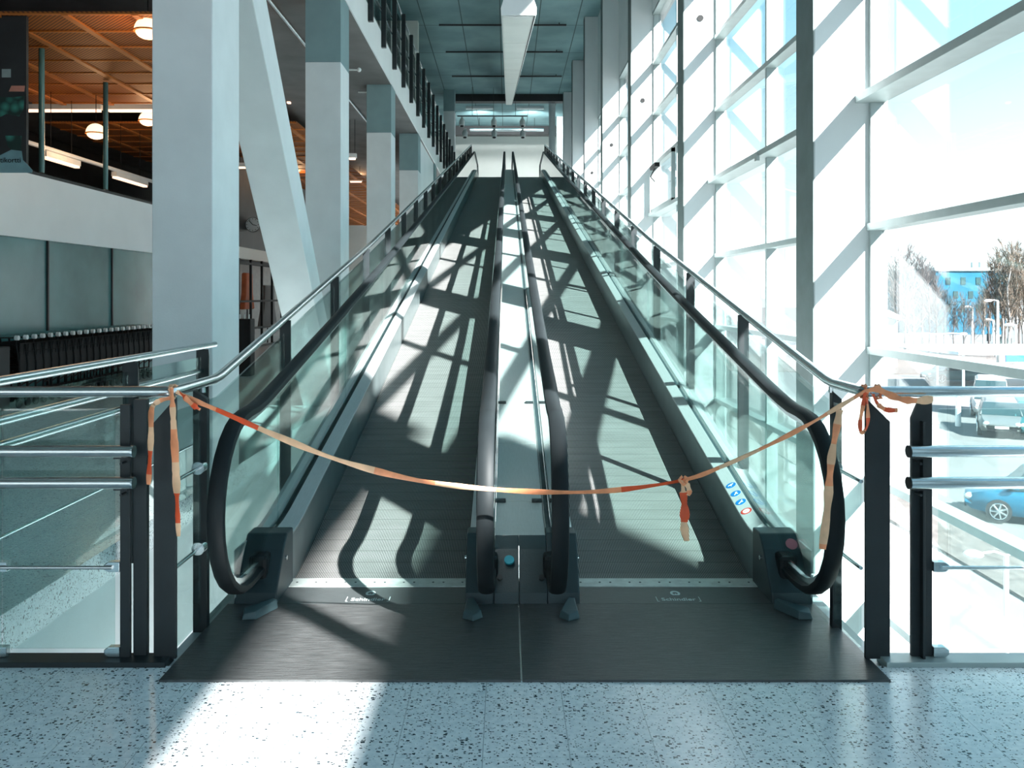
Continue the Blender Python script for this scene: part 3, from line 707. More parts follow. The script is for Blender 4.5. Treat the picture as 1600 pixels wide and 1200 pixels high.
ribbon('tape_tail', [P(1364, 616, YK), P(1372, 632, YK-.01), P(1385, 640, YK-.012), P(1402, 641, YK-.01)], [.012, .02, .02], (.1, .2), [1, 0], 9)
for x, m in ((270, 2), (1350, 0), (1371, 0)):
    c = P(x, 612, 3.757); pts = []
    for i in range(17):
        a = 2*PI*i/16; pts.append(c+Vector((.004*math.sin(a*2), .031*math.cos(a), .031*math.sin(a))))
    ribbon('tape_knot', pts, .018, (PI/2, PI/2), [m], 9, .1)
ribbon('tape_knot', [P(1066, 744, YK-.02), P(1062, 750, YK-.03), P(1068, 757, YK-.03), P(1074, 750, YK-.03), P(1069, 744, YK-.02)], .012, (0, 0), [0], 9)

# ------------------------------------------------------------------ ceiling lamp, pipes, spotlights
def zl(y): return 3.99+.197*(y-7.4)
cl = empty('linear_ceiling_lamp', (.10, 7.4, 4.0)); tag(cl, 'long white suspended ceiling lamp sloping up over the walkways', 'ceiling lamp')
x0, x1 = -.049, .252
prof = lambda y: [(x0, y, zl(y)), (x1, y, zl(y)), (x1+.004, y, zl(y)+.06), (x1-.02, y, zl(y)+.14), (x1-.07, y, zl(y)+.20), (x0+.07, y, zl(y)+.20), (x0+.02, y, zl(y)+.14), (x0-.004, y, zl(y)+.06)]
MB().loft([prof(7.4), prof(41)]).build('housing', M['lamp_white'], cl, bevel=.004)
y = 7.44
while y < 40.5:
    MB().loft([[(x0+.012, q, zl(q)-.002), (x1-.03, q, zl(q)-.002), (x1-.03, q, zl(q)-.014), (x0+.012, q, zl(q)-.014)] for q in (y, y+2.36)]).build('diffuser', M['diffuser'], cl); y += 2.4
MB().tube([(x1-.014, 7.44, zl(7.44)-.006), (x1-.014, 40.8, zl(40.8)-.006)], .006, 6).build('edge_trim', M['post'], cl)
for y in (12, 20, 28, 36): MB().cyl((.10, y, (zl(y)+.2+11.2)/2), 'z', .008, 11.2-zl(y)-.2, 6).build('suspension_rod', M['steel'], cl)
for i, (py, xa, xb, lab) in enumerate(((40, -2.4, 2.10, 'first thin dark conduit across the ceiling, nearest the viewer'), (82, -2.4, 2.2, 'second thin dark conduit across the ceiling'), (120, -2.4, 2.4, 'third thin dark conduit across the ceiling, before the dark beam'))):
    Y = FP*9.5/(HY-py); o = MB().tube([(xa, Y, 11.12), (xb, Y, 11.12)], .035, 8).tube([(xb-.25, Y, 11.12), (xb-.25, Y, 11.2)], .02, 6).build('ceiling_conduit', M['dark'], smooth=True)
    tag(o, lab, 'conduit', 'conduits under the ceiling')
o = MB().tube([(-2.0, 47, 10.55), (2.0, 47, 10.55)], .09, 14).build('ceiling_pipe', M['steel'], smooth=True); tag(o, 'silver pipe under the ceiling in front of the far cream wall', 'pipe')
for x in (-1.5, 1.5): 
    MB().cyl((x, 47, 10.9), 'z', .012, .62, 6).build('hanger', M['black'], o)
tr = empty('lamp_track', (-.7, 40, 9.85)); tag(tr, 'thin horizontal lighting track above the top landing', 'lighting track')
MB().box(-2.3, .95, 39.97, 40.03, 9.83, 9.88).build('rail', M['post'], tr)
for x in (-1.6, -.62, .4): MB().cyl((x, 40, 10.54), 'z', .01, 1.32, 6).build('rod', M['post'], tr)
for x, w in ((-2.08, 'left'), (-.60, 'middle'), (.72, 'right')):
    for j in range(2):
        o = empty('track_spotlight', (x+.14*j*(1 if w == 'left' else .1), 40, 9.83-.52*j))
        ox, oz = o.location.x, o.location.z
        tag(o, 'white track spotlight, %s one of the %s stack' % ('upper' if j == 0 else 'lower', w), 'spotlight', 'white spotlights over the top landing')
        MB().box(ox-.05, ox+.05, 39.94, 40.06, oz-.16, oz).build('mount', M['white_plastic'], o, bevel=.01)
        MB().tube([(ox, 40, oz-.14), (ox, 39.95, oz-.24), (ox, 39.88, oz-.46)], [.09, .13, .12], 16).build('lamp_head', M['lamp_white'], o, smooth=True)
        MB().cyl((ox, 39.873, oz-.47), Vector((0, -.3, -1)), .08, .02, 14).build('lens', M['black'], o)

for x in (-1.4, 1.2):  # added fill lamps, hidden from view, that brighten the far wall and ceiling
    o = empty('landing_fill_lamp', (x, 44.2, 11.1)); tag(o, 'added fill lamp over the top landing behind the dark beam, %s one' % ('left' if x < 0 else 'right'), 'lamp')
    MB().box(x-.7, x+.7, 44.1, 44.3, 11.08, 11.2).build('housing', M['lamp_white'], o)
    l = bpy.data.lights.new('landing_fill_light', 'SPOT'); l.energy = 480; l.color = (.93, 1, 1); l.shadow_soft_size = .2; l.spot_size = 2.5; l.spot_blend = .6
    lo = bpy.data.objects.new('landing_fill_light', l); C.objects.link(lo); lo.location = (0, .5, -.40); lo.rotation_euler = (math.radians(68), 0, 0); lo.parent = o
# ------------------------------------------------------------------ left hall: shop wall, mezzanine, mesh ceilings
XS = -7.5
struct(MB().box(XS-.15, XS, 8.0, 23.0, 2.48, 3.50).build('wall_shop', M['pale']))
tw = empty('shop_glass_wall', (XS, 14, 0)); tag(tw, 'dull teal glass shop wall under the pale band on the left', 'glass wall')
ys = [9.2, 11.1, FP*7.5/(792-78), FP*7.5/(792-178), 19.1, 23.0]
for a, b2 in zip(ys[:-1], ys[1:]):
    MB().box(XS-.08, XS-.05, a+.02, b2-.02, 0.02, 2.48).build('glass_panel', M['teal_glass'], tw)
    MB().box(XS-.10, XS-.02, a-.02, a+.02, 0, 2.48).build('mullion', M['post'], tw)
MB().box(XS-.10, XS-.03, 9.2, 23, 0, .06).build('sill', M['post'], tw)
struct(MB().box(-13, -7.66, 8, 23, 3.30, 3.45).build('floor', M['soffit']))
struct(MB().box(-13.05, -12.8, 9, 50, 3.45, 4.6).build('wall_store', M['dark_green']))
# mezzanine glazing bars
gb = empty('mezzanine_glazing', (XS, 15, 3.5)); tag(gb, 'slim teal glazing posts standing on the pale band, upper left', 'glazing')
for px in (65, 165, -60, 330):
    Y = FP*7.5/(792-px); MB().cyl((XS+.0, Y, 4.56), 'z', .045, 2.00, 12).build('post', M['teal_glass'], gb, smooth=True)
MB().box(XS-.02, XS+.0, 9, 23, 3.5, 3.55).build('bottom_channel', M['post'], gb)
# orange mesh ceilings
def mesh_panel(x0, x1, y0, y1, z, lab):
    o = empty('mesh_ceiling_panel', ((x0+x1)/2, (y0+y1)/2, z)); tag(o, lab, 'ceiling panel', 'orange mesh ceilings')
    MB().box(x0, x1, y0, y1, z, z+.03).build('mesh', M['mesh'], o)
    b1 = MB(); x = x0+.6
    while x < x1: b1.box(x-.05, x+.05, y0, y1, z-.03, z); x += 1.0
    b1.build('long_beam', M['mesh_beam'], o)
    b1 = MB(); y = y0
    while y <= y1+.01: b1.box(x0, x1, y-.018, y+.018, z-.02, z+.001); y += .82
    b1.build('cross_bar', M['mesh_beam'], o)
    return o
mesh_panel(-9.9, -4.9, 12.3, 18.15, 5.6, 'orange mesh ceiling panel nearest, upper left above the fluorescent lamps')
mesh_panel(-10.8, -4.9, 20.1, 50, 5.6, 'orange mesh ceiling running away behind the fluorescent lamps on the left')
def tube_lamp(name, a, b2, lab, glow=True):
    a = Vector(a); b2 = Vector(b2); c = (a+b2)/2
    o = empty(name, c); tag(o, lab, 'lamp', 'fluorescent lamps in the left hall')
    d = (b2-a); L_ = d.length; ang = math.atan2(d.y, d.x)
    R = Matrix.Translation(c) @ Matrix.Rotation(ang, 4, 'Z')
    for nm, bx_, m in (('housing', (-L_/2, L_/2, -.06, .06, .02, .13), M['lamp_white']), ('tube', (-L_/2+.03, L_/2-.03, -.05, .05, -.025, .018), M['glow_tube'])):
        p = MB().box(*bx_); p.v = [tuple(R @ Vector(v)) for v in p.v]; q = p.build(nm, m, o)
    for f_ in (.2, .8):
        h_ = a.lerp(b2, f_); MB().cyl((h_.x, h_.y, (h_.z+.12+6.05)/2), 'z', .006, max(.05, 6.05-h_.z-.12), 5).build('hanger', M['black'], o)
    return o
Y = 18.4
tube_lamp('fluorescent_lamp', P(38, 173, Y), P(159, 173, Y), 'long white fluorescent lamp under the nearest mesh panel, left one')
tube_lamp('fluorescent_lamp', P(168, 173, Y), P(245, 173, Y), 'white fluorescent lamp running behind the big left pillar')
def onx(px, py, X): Y = FP*X/(px-CX); return P(px, py, Y)
tube_lamp('fluorescent_lamp', onx(68, 245, -9), onx(122, 262, -9), 'pale fluorescent lamp hanging from the slanting white rail, nearer one')
tube_lamp('fluorescent_lamp', onx(178, 276, -9), onx(228, 292, -9), 'pale fluorescent lamp hanging from the slanting white rail, farther one')
o = MB().tube([onx(33, 219, -9), onx(300, 303, -9)], .045, 8).build('lamp_rail', M['lamp_white'], smooth=True); tag(o, 'white lamp rail running away above the mezzanine, upper left', 'rail')
def pendant(p, lab):
    o = empty('pendant_lamp', p); tag(o, lab, 'pendant lamp', 'glowing glass pendants')
    MB().sphere(p, .19, 18, 8, 1.0, 0.0, PI/2).build('shade', M['glow_warm'], o, smooth=True)
    MB().tube([Vector(p)+Vector((0,0,-.02)), Vector(p)+Vector((0,0,.0))], .20, 18).build('rim', M['mesh_beam'], o)
    MB().sphere(Vector(p)+Vector((0,0,-.02)), .17, 18, 6, .6, -PI/2, 0).build('globe', M['glow_warm'], o, smooth=True)
    MB().cyl((p[0], p[1], (p[2]+.15+6.05)/2), 'z', .008, max(.05, 6.05-p[2]-.15), 6).build('rod', M['black'], o)
    l = bpy.data.lights.new('pendant_light', 'POINT'); l.energy = 16; l.color = (1, .62, .33); l.shadow_soft_size = .18
    lo = bpy.data.objects.new('pendant_light', l); C.objects.link(lo); lo.location = Vector(p)+Vector((0, 0, -.35)); lo.parent = o; lo.matrix_parent_inverse = Matrix.Translation(-Vector(p))
pendant(P(231, 48, 12.6), 'glowing glass pendant lamp half hidden by the big left pillar, upper one')
pendant(P(231, 188, 18.9), 'glowing glass pendant lamp half hidden by the big left pillar, lower one')
pendant(onx(150, 208, -8.2), 'glowing pendant lamp above the mezzanine, farther back')
pendant(P(465, 262, 28), 'glowing pendant lamp seen between the brace and the second pillar')
pendant(P(390, 255, 26), 'glowing pendant lamp seen between the big pillar and the brace')
pendant(P(560, 268, 32), 'glowing pendant lamp seen between the second and third pillars')
for a, b2, lab in ((P(372, 262, 24), P(386, 262, 24), 'short lamp glowing between the big pillar and the brace'),
                   (P(447, 160, 20), P(456, 160, 20), 'small lamp behind the brace under the dark soffit'),
                   (P(544, 248, 22), P(557, 248, 22), 'small lamp between the second and third pillars'),
                   (P(546, 284, 30), P(566, 284, 30), 'farther small lamp between the second and third pillars')):
    tube_lamp('fluorescent_lamp', a, b2, lab)
# conduits under the soffit with small cameras
for i, (a, b2, lab) in enumerate(((P(430, 0, 13.3)+Vector((0, 0, .0)), P(475, 50, 14.9), 'silver pipe under the dark soffit left of the second pillar'),)):
    o = MB().tube([(-3.55, 12, 5.98), (-3.55, 24, 5.98)], .03, 8).build('soffit_pipe', M['steel'], smooth=True); tag(o, lab, 'pipe')
for Y, z, lab in ((14.6, 5.55, 'small white sprinkler under the balcony, nearer one'), (18.0, 5.95, 'small white sprinkler under the balcony behind the nearer one')):
    o = MB().tube([(-3.2, Y+.6, z), (-2.62, Y+.6, z)], .015, 6).sphere((-2.6, Y+.6, z), .04, 10, 6).build('sprinkler', M['white_plastic'], smooth=True); tag(o, lab, 'sprinkler')
# promotional hanging sign
sg = empty('hanging_sign', (-7.6, 12.4, 3.5)); tag(sg, 'large dark poster sign with plants and pale lettering band, cut by the left frame edge', 'sign')
Y = 12.4
a = P(-130, 268, Y); b2 = P(41, 17, Y)
MB().box(a.x, b2.x, Y, Y+.06, a.z, b2.z).build('panel', M['dark'], sg)
pm, pn, pl_, pb = nmat('poster_foliage_print')
v = pn.new('ShaderNodeTexVoronoi'); v.inputs['Scale'].default_value = 7; rr = pn.new('ShaderNodeValToRGB')
t_ = pn.new('ShaderNodeTexCoord'); pl_.new(t_.outputs['Object'], v.inputs['Vector'])
rr.color_ramp.elements[0].color = (.06, .30, .24, 1); rr.color_ramp.elements[1].color = (.005, .03, .025, 1); rr.color_ramp.elements[1].position = .6
pl_.new(v.outputs['Distance'], rr.inputs['Fac']); pl_.new(rr.outputs[0], pb.inputs['Base Color'])
def ppoly(name, pts, m, lift): return MB().prism([(P(x, y_, Y).x, P(x, y_, Y).z) for x, y_ in pts], 'y', Y-lift, Y+.001).build(name, m, sg)
ppoly('foliage_print', [(-120, 150), (20, 152), (38, 150), (37, 170), (30, 182), (10, 178), (-10, 188), (-120, 186)], pm, .004)
ppoly('foliage_print', [(8, 212), (34, 212), (33, 236), (20, 236), (12, 228)], pm, .004)
ppoly('pale_band', [(-120, 240), (-20, 246), (0, 243), (18, 234), (34, 236), (36, 250), (44, 258), (51, 266), (50, 270), (-120, 270)], mat('pale_teal_print', (.18, .33, .37), .5), .006)
ppoly('red_stripe', [(18, 134), (39, 134), (38, 143), (14, 143)], mat('salmon_print', (.55, .22, .16), .5), .004)
ppoly('white_patch', [(3, 108), (17, 108), (17, 121), (3, 121)], mat('grey_print', (.28, .34, .34), .5), .004)
text_mesh('lettering', 'tikortti', .105, M['black'], sg, .002, (P(17, 252, Y).x, Y-.010, P(17, 254, Y).z), (PI/2, 0, 0), 1.0)
# shopfront farther back
sh = empty('dark_shopfront', (XS, 27, 0)); tag(sh, 'dark shopfront with black grid frame seen between the big pillar and the brace', 'shopfront')
MB().box(XS-.3, XS-.05, 23.0, 40, 2.95, 5.5).build('header', M['dark'], sh)
MB().box(XS-.3, XS-.05, 23.0, 40, 2.62, 2.95).build('fascia', M['cream'], sh)
MB().box(XS-1.6, XS-1.5, 23.0, 40, 0, 2.62).build('back_panel', M['taupe'], sh)
f = MB()
for y in (23.1, 24.25, 25.4, 26.55, 27.7, 28.85): f.box(XS-.06, XS, y-.035, y+.035, 0, 2.62)
for z in (.03, .60, 1.4, 2.5): f.box(XS-.055, XS-.005, 23.1, 29, z-.03, z+.03)
f.build('frame', M['black'], sh)
def dress(p, h, w, m, lab, cat, nm):
    o = empty(nm, p); tag(o, lab, cat)
    q = MB(); q.prism([(p[1]-w*.35, p[2]+h), (p[1]+w*.35, p[2]+h), (p[1]+w*.40, p[2]+h*.45), (p[1]+w*.6, p[2]), (p[1]-w*.6, p[2]), (p[1]-w*.40, p[2]+h*.45)], 'x', p[0], p[0]+.16)
    q.build('fabric', m, o, bevel=.04); MB().cyl((p[0]+.08, p[1], p[2]/2), 'z', .02, p[2], 8).build('stand', M['black'], o)
dress((XS-.5, 26.35, 1.15), 1.1, .9, M['orange'], 'bright orange garment shown behind the black grid frame', 'garment', 'display_garment')
dress((XS-.5, 28.6, .5), 1.4, 1.6, M['soffit'], 'dark grey garment shown behind the black grid frame', 'garment', 'display_garment')
ck = empty('wall_clock', (-7.35, 25.0, 3.62)); tag(ck, 'round station clock with grey dial above the shopfront', 'clock')
c = Vector(P(395, 351, 25.0)); ck.location = c
MB().cyl(c+Vector((0, .05, 0)), 'y', .215, .10, 36).build('case', M['post'], ck)
MB().cyl(c+Vector((0, -.004, 0)), 'y', .20, .012, 36).build('dial', M['clock_face'], ck)
h = MB()
for i in range(12):
    a = i*PI/6; d = Vector((math.sin(a), 0, math.cos(a))); h.tube([c+d*.155+Vector((0,-.012,0)), c+d*.18+Vector((0,-.012,0))], .009, 6)
h.build('hour_marks', M['black'], ck)
for nm, ang, L_ in (('minute_hand', -42, .17), ('hour_hand', 105, .12)):
    a = math.radians(ang); MB().tube([c+Vector((0,-.016,0)), c+Vector((L_*math.sin(a), -.016, L_*math.cos(a)))], .010, 6).build(nm, M['black'], ck)
MB().box(XS, c.x+.0, 25.03, 25.07, c.z-.02, c.z+.02).build('bracket', M['post'], ck)
bn = empty('black_bin', P(383, 535, 17)); tag(bn, 'small black bin beside the big left pillar', 'bin')
q = P(383, 498, 17); MB().box(q.x-.17, q.x+.15, 16.85, 17.15, 0.0, q.z).build('body', M['black'], bn, bevel=.02)
for i in range(3): MB().cyl((q.x-.1+.09*i, 17, q.z+.04), 'z', .012, .09, 6).build('peg', M['white_plastic'], bn)

# shopping cart row
def make_cart():
    r = empty('shopping_cart', (0, 0, 0))
    bk = MB()
    # basket: tapered wire cage (Y is the nesting direction)
    def ring(z, x0, x1, y0, y1): return [(x0, y0, z), (x1, y0, z), (x1, y1, z), (x0, y1, z), (x0, y0, z)]
    for z, g in ((.45, .06), (.56, .045), (.67, .03), (.78, .015), (.90, 0.0)):
        bk.tube(ring(z, -.25+g, .25-g, -.42+g, .38-g*2), .010, 5, cap=False)
    for i in range(8):
        y = -.42+.8*i/7
        for x in (-.25, .25): bk.tube([(x, y, .90), (x*.8, y*.85, .45)], .006, 4)
    for i in range(6):
        x = -.25+.5*i/5; bk.tube([(x, .38, .90), (x*.8, .30, .45)], .006, 4); bk.tube([(x*.8, -.36, .45), (x*.8, .30, .45)], .006, 4)
    bk.build('basket', M['black'], r)
    for x in (-.2325, .2325): MB().box(x-.0025, x+.0025, -.38, .34, .47, .89).build('side_panel', M['black'], r)
    fr = MB()
    for x in (-.24, .24):
        fr.tube([(x, -.50, .99), (x, -.42, .60), (x, -.44, .14), (x*.8, .36, .12)], .014, 6); fr.tube([(x*.8, .30, .45), (x, -.42, .3)], .012, 6)
    fr.build('frame', M['black'], r)
    MB().tube([(-.27, -.50, 1.0), (.24, -.50, 1.0)], .018, 8).build('handle', M['steel_warm'], r)
    MB().tube([(.235, -.50, .99), (.285, -.50, .99)], .034, 10).build('handle_end', M['white_plastic'], r)
    for x in (-.24, .24):
        for y in (-.42, .32): MB().cyl((x*(1 if y < 0 else .8), y, .06), 'x', .06, .03, 12).build('wheel', M['black'], r)
    return r
proto = make_cart()
N = 22
for i in range(N):
    o = proto if i == 0 else copy_tree(proto)
    o.location = (-7.12, 12.1+.5+i*.222, 0)
    lab = 'dark shopping cart nested in the long row before the teal glass wall'
    if i == 0: lab = 'first shopping cart of the nested row, nearest the viewer'
    if i == N-1: lab = 'last shopping cart of the nested row, beside the big pillar'
    tag(o, lab, 'shopping cart', 'nested shopping carts')
cr = MB().box(-7.45, -6.9, 9.5, 12.0, 0, .88).build('cart_bay_counter', M['dark'], bevel=.01); tag(cr, 'low dark counter at the near end of the shopping carts', 'counter')

# ------------------------------------------------------------------ outside
ZG = -4.5
M['asphalt'] = mat('pale_sunlit_asphalt', (0.115, 0.115, 0.112), .9, var=.10, scale=.6)
M['paving'] = mat('pale_concrete_paving', (0.165, 0.155, 0.145), .9, var=.08, scale=.8, bump=.1, bscale=3)
M['dry_grass'] = mat('dry_gravel_and_grass', (0.105, 0.088, 0.08), .95, var=.35, scale=2.2, bump=.3, bscale=6, stretch=(2.4, 1, 1))
struct(MB().box(3.5, 400, -60, 400, ZG-.3, ZG-.02).build('ground', M['asphalt']))
struct(MB().box(-400, -13.5, -60, 400, ZG-.3, ZG-.02).build('ground', M['asphalt']))
struct(MB().box(-14, 60, -80, -9.2, -.5, -.1).build('ground', M['paving']))
struct(MB().box(3.5, 10.3, -20, 60, ZG-.02, ZG+.0).build('ground', M['paving']))
o = MB().box(10.3, 12.2, -20, 58, ZG-.02, ZG+.06).build('gravel_verge', M['dry_grass']); tag(o, 'brown gravel verge between the path and the parked cars', 'verge'); o['kind'] = 'stuff'
o = MB().prism([(15, 88), (60, 88), (75, 70), (60, 66), (30, 66), (14, 70)], 'z', ZG-.02, ZG+.05).build('road_verge', M['dry_grass']); tag(o, 'dull brown verge across the road below the trees', 'verge'); o['kind'] = 'stuff'

def car(loc, rot, paint, lab, van=False):
    r = empty('parked_car', loc)
    Lc, Wc, H = 4.25, 1.74, 1.46
    if van: H = 1.85
    T = Matrix.Translation(loc) @ Matrix.Rotation(rot, 4, 'Z')
    def put(mb, nm, m, par=r, **k):
        mb.v = [tuple(T @ Vector(v)) for v in mb.v]
        o = mb.build(nm, m, None, **k); o.parent = par
        o.matrix_parent_inverse = Matrix.Translation(-Vector(loc)) if par is r else Matrix(); return o
    # x forward; sections along x give the lower body
    hz = .62
    secs = []
    body = [(-2.12, .40, .78, .62), (-2.05, .28, .92, .78), (-1.6, .22, .97, .86), (-.9, .20, .95, .87), (0, .20, .92, .87), (.9, .20, .90, .87), (1.5, .22, .82, .85), (1.95, .28, .70, .76), (2.12, .38, .58, .58)]
    for x, zb, zt, w in body:
        secs.append([(x, -w*.92, zb), (x, -w, zb+.15), (x, -w, zt-.16), (x, -w*.86, zt), (x, w*.86, zt), (x, w, zt-.16), (x, w, zb+.15), (x, w*.92, zb)])
    put(MB().loft(secs), 'body', paint, smooth=True)
    roof0, roof1 = (-1.75, .55) if not van else (-1.95, .75)
    base0, base1 = (-2.0, 1.15) if not van else (-2.05, 1.35)
    g = []
    for t, z in ((0, .86), (.75, H-.08)):
        xa = base0+(roof0-base0)*t; xb = base1+(roof1-base1)*t; w = .80-.16*t
        g.append([(xa, -w, z), (xb, -w, z), (xb, w, z), (xa, w, z)])
    put(MB().loft(g), 'side_glass', M['car_glass'], bevel=.03)
    put(MB().loft([[(roof0+(base0-roof0)*.08, -.66, H-.10), (roof1+.08, -.66, H-.10), (roof1+.08, .66, H-.10), (roof0-.05, .66, H-.10)], [(roof0+.15, -.56, H), (roof1-.15, -.56, H), (roof1-.15, .56, H), (roof0+.15, .56, H)]]), 'roof', paint, bevel=.04)
    pl = MB()
    for sy in (-1, 1):
        for xb_, xr_ in ((base1, roof1), (.0, .0), (base0, roof0)):
            pl.tube([(xb_, sy*.79, .86), (xr_, sy*.645, H-.09)], .035, 6)
    put(pl, 'roof_pillar', paint)
    for sx in (-1.32, 1.32):
        for sy in (-1, 1):
            w = put(MB().cyl((sx, sy*.80, .31), 'y', .31, .20, 24), 'wheel', M['tyre'])
            hb = MB().cyl((sx, sy*.905, .31), 'y', .07, .02, 12)
            for k in range(7):
                a = 2*PI*k/7; hb.tube([(sx, sy*.905, .31), (sx+.20*math.cos(a), sy*.905, .31+.20*math.sin(a))], .028, 5)
            hb.tube([(sx+.21*math.cos(2*PI*k/16), sy*.905, .31+.21*math.sin(2*PI*k/16)) for k in range(17)], .018, 5)
            put(hb, 'hubcap', M['steel'], w)
    for sy in (-1, 1):
        put(MB().sphere((2.0, sy*.58, .60), .13, 10, 6, .7), 'headlight', M['white_plastic'], smooth=True)
        put(MB().box(.85, 1.0, sy*.86-.08 if sy < 0 else sy*.86-.02, sy*.86+.02 if sy < 0 else sy*.86+.08, .92, 1.04), 'mirror', paint, bevel=.02)
    put(MB().box(2.08, 2.13, -.55, .55, .30, .42), 'grille', M['black'])
    put(MB().box(2.12, 2.145, -.26, .26, .42, .52), 'number_plate', M['white_plastic'])
    tag(r, lab, 'car', 'cars in the parking lot'); return r
M['car_glass'] = mat('dark_tinted_car_glass', (0.02, 0.045, 0.05), .12, var=.1)
M['tyre'] = mat('black_tyre', (0.02, 0.02, 0.02), .8)
pb_ = mat('turquoise_blue_car_paint', (0.006, 0.12, 0.21), .25, .3, var=.04)
ps = mat('silver_car_paint', (0.17, 0.18, 0.18), .3, .4, var=.04)
pw = mat('white_car_paint', (0.28, 0.29, 0.29), .3, 0, var=.03)
pk = mat('dark_green_car_paint', (0.03, 0.12, 0.13), .3, .3, var=.05)
pt = mat('teal_car_paint', (0.03, 0.12, 0.14), .3, .3, var=.05)
def gp(px, py): Y = FP*(EYE-ZG)/(py-HY); return Vector(((px-CX)*Y/FP, Y, ZG))
a = gp(1518, 819)
car((14.7, 23.2, ZG), 2.65, pb_, 'bright blue parked car seen through the right guardrail glass')
car((17.9, 25.9, ZG), 2.65, pk, 'dark car parked behind the bright blue one')
a = gp(1566, 686); car((a.x+1.0, a.y+1.9, ZG), -2.06, ps, 'silver parked car facing the viewer beside the dark asphalt')
a = gp(1556, 658); car((a.x+1.2, a.y+2.6, ZG), -2.06, pw, 'white parked van behind the silver car', van=True)
a = gp(1442, 597); car((a.x+2.2, a.y, ZG), PI, pt, 'small teal car driving on the far road')
a = gp(1660, 690); car((a.x, a.y+2, ZG), -2.0, pk, 'dark car parked right of the silver car at the frame edge')
# street lamps
def lamp(px, py_top, Y, lab, arms=1, r=.06, hl=.5, thick=1):
    x = (px-CX)*Y/FP; zt = EYE+(HY-py_top)*Y/FP
    o = empty('street_lamp', (x, Y, ZG)); tag(o, lab, 'street lamp', 'street lamps outside')
    MB().tube([(x, Y, ZG), (x, Y, zt)], [r*1.3, r], 10).build('pole', M['lamp_white'], o, smooth=True)
    for s in ((-1,) if arms == 1 else (-1, 1)):
        a = MB().tube([(x, Y, zt), (x+s*hl*.5, Y, zt+.06), (x+s*hl, Y, zt+.04)], .03*thick, 6); a.build('arm', M['lamp_white'], o, smooth=True)
        MB().sphere((x+s*(hl+.15), Y, zt+.02), .26*thick, 12, 6, .4).build('lamp_head', M['lamp_white'], o, smooth=True)
lamp(1559, 470, 60, 'tall white street lamp in front of the birches', 1, .07, .5, 1.0)
lamp(1465, 522, 58, 'white double street lamp on the far road', 2, .06, 1.6, .9)
lamp(1587, 508, 75, 'small white street lamp at the far right edge', 1, .12, .4, 1.6)
lamp(1552, 500, 95, 'distant thin street lamp beside the birches', 1, .12, .4, 1.6)
lamp(1519, 480, 95, 'distant thin street lamp before the blue building', 1, .12, .4, 1.6)
lamp(1497, 612, 40, 'white lamp pole with a grey box near the parked cars', 1, .10, .01, .1)
lamp(1572, 868, 13, 'close white street lamp below the window with round head', 2, .035, .34, .55)
cn = empty('flat_roofed_canopy', P(1570, 560, 50)); tag(cn, 'white flat roofed shelter in the parking lot', 'shelter')
MB().box(27.2, 40, 52, 60, -2.05, -1.85).build('roof', M['white_wall'], cn)
MB().box(30, 40, 51.9, 52.0, -2.45, -2.05).build('roof_edge', M['sticker_blue'], cn)
for x in (28, 33, 38): MB().cyl((x, 53, -3.25), 'z', .08, 2.5, 8).build('post', M['lamp_white'], cn)
# blue building
M['blue_facade'] = mat('blue_glass_facade', (0.008, 0.09, 0.15), .3, .1, var=.2, scale=.25)
bd = empty('blue_building', (80, 135, ZG)); tag(bd, 'blue office building behind the bare trees', 'building')
def b_x(px, Y): return (px-CX)*Y/FP
MB().box(b_x(1462, 132), b_x(1572, 132), 132, 150, ZG, 5.5).build('block', M['blue_facade'], bd)
MB().box(b_x(1462, 132)-.3, b_x(1574, 132), 131.7, 150.3, 5.2, 5.7).build('roof_edge', M['frame'], bd)
for i in range(9):
    for j in range(4):
        x = b_x(1466, 132)+i*1.15; MB().box(x, x+.7, 131.9, 132.1, -3.2+j*2.1, -2.1+j*2.1).build('window', M['glass_blue'] if 'glass_blue' in M else M['car_glass'], bd) if (i+j) % 2 == 0 else None
for x in (1523, 1535, 1552): MB().box(b_x(x, 134)-.3, b_x(x, 134)+.3, 134, 134.6, 5.6, 6.6).build('chimney', M['frame'], bd)
o = empty('white_building', (32, 70, ZG)); tag(o, 'white low building wall at the left edge of the view outside', 'building')
MB().box(b_x(1386, 72), b_x(1402, 72), 72, 80, ZG, EYE+(HY-495)*72/FP).build('wall', M['white_wall'], o)
MB().prism([(b_x(1384, 72), EYE+(HY-495)*72/FP), (b_x(1404, 72), EYE+(HY-500)*72/FP), (b_x(1404, 72), EYE+(HY-494)*72/FP), (b_x(1384, 72), EYE+(HY-484)*72/FP)], 'y', 71.5, 80).build('roof', M['white_wall'], o)
# unseen wing added behind and right, end and slot shaped to shade the floor
nb = empty('shading_wing', (16, -30, ZG)); tag(nb, 'pale unseen wing added to shade the front floor, behind and to the right', 'building')
MB().prism([(10, -4.7), (16, -11.4), (16, -60), (10, -60)], 'z', ZG, 11.79).build('lower_shade_block', M['pale'], nb)
MB().box(10, 10.12, -60, -4.7, 12.46, 17.5).build('upper_shade_screen', M['pale'], nb)
for y in (-59, -45, -32, -22): MB().box(10.2, 10.4, y, y+.2, 11.72, 17.5).build('shade_screen_post', M['post'], nb)
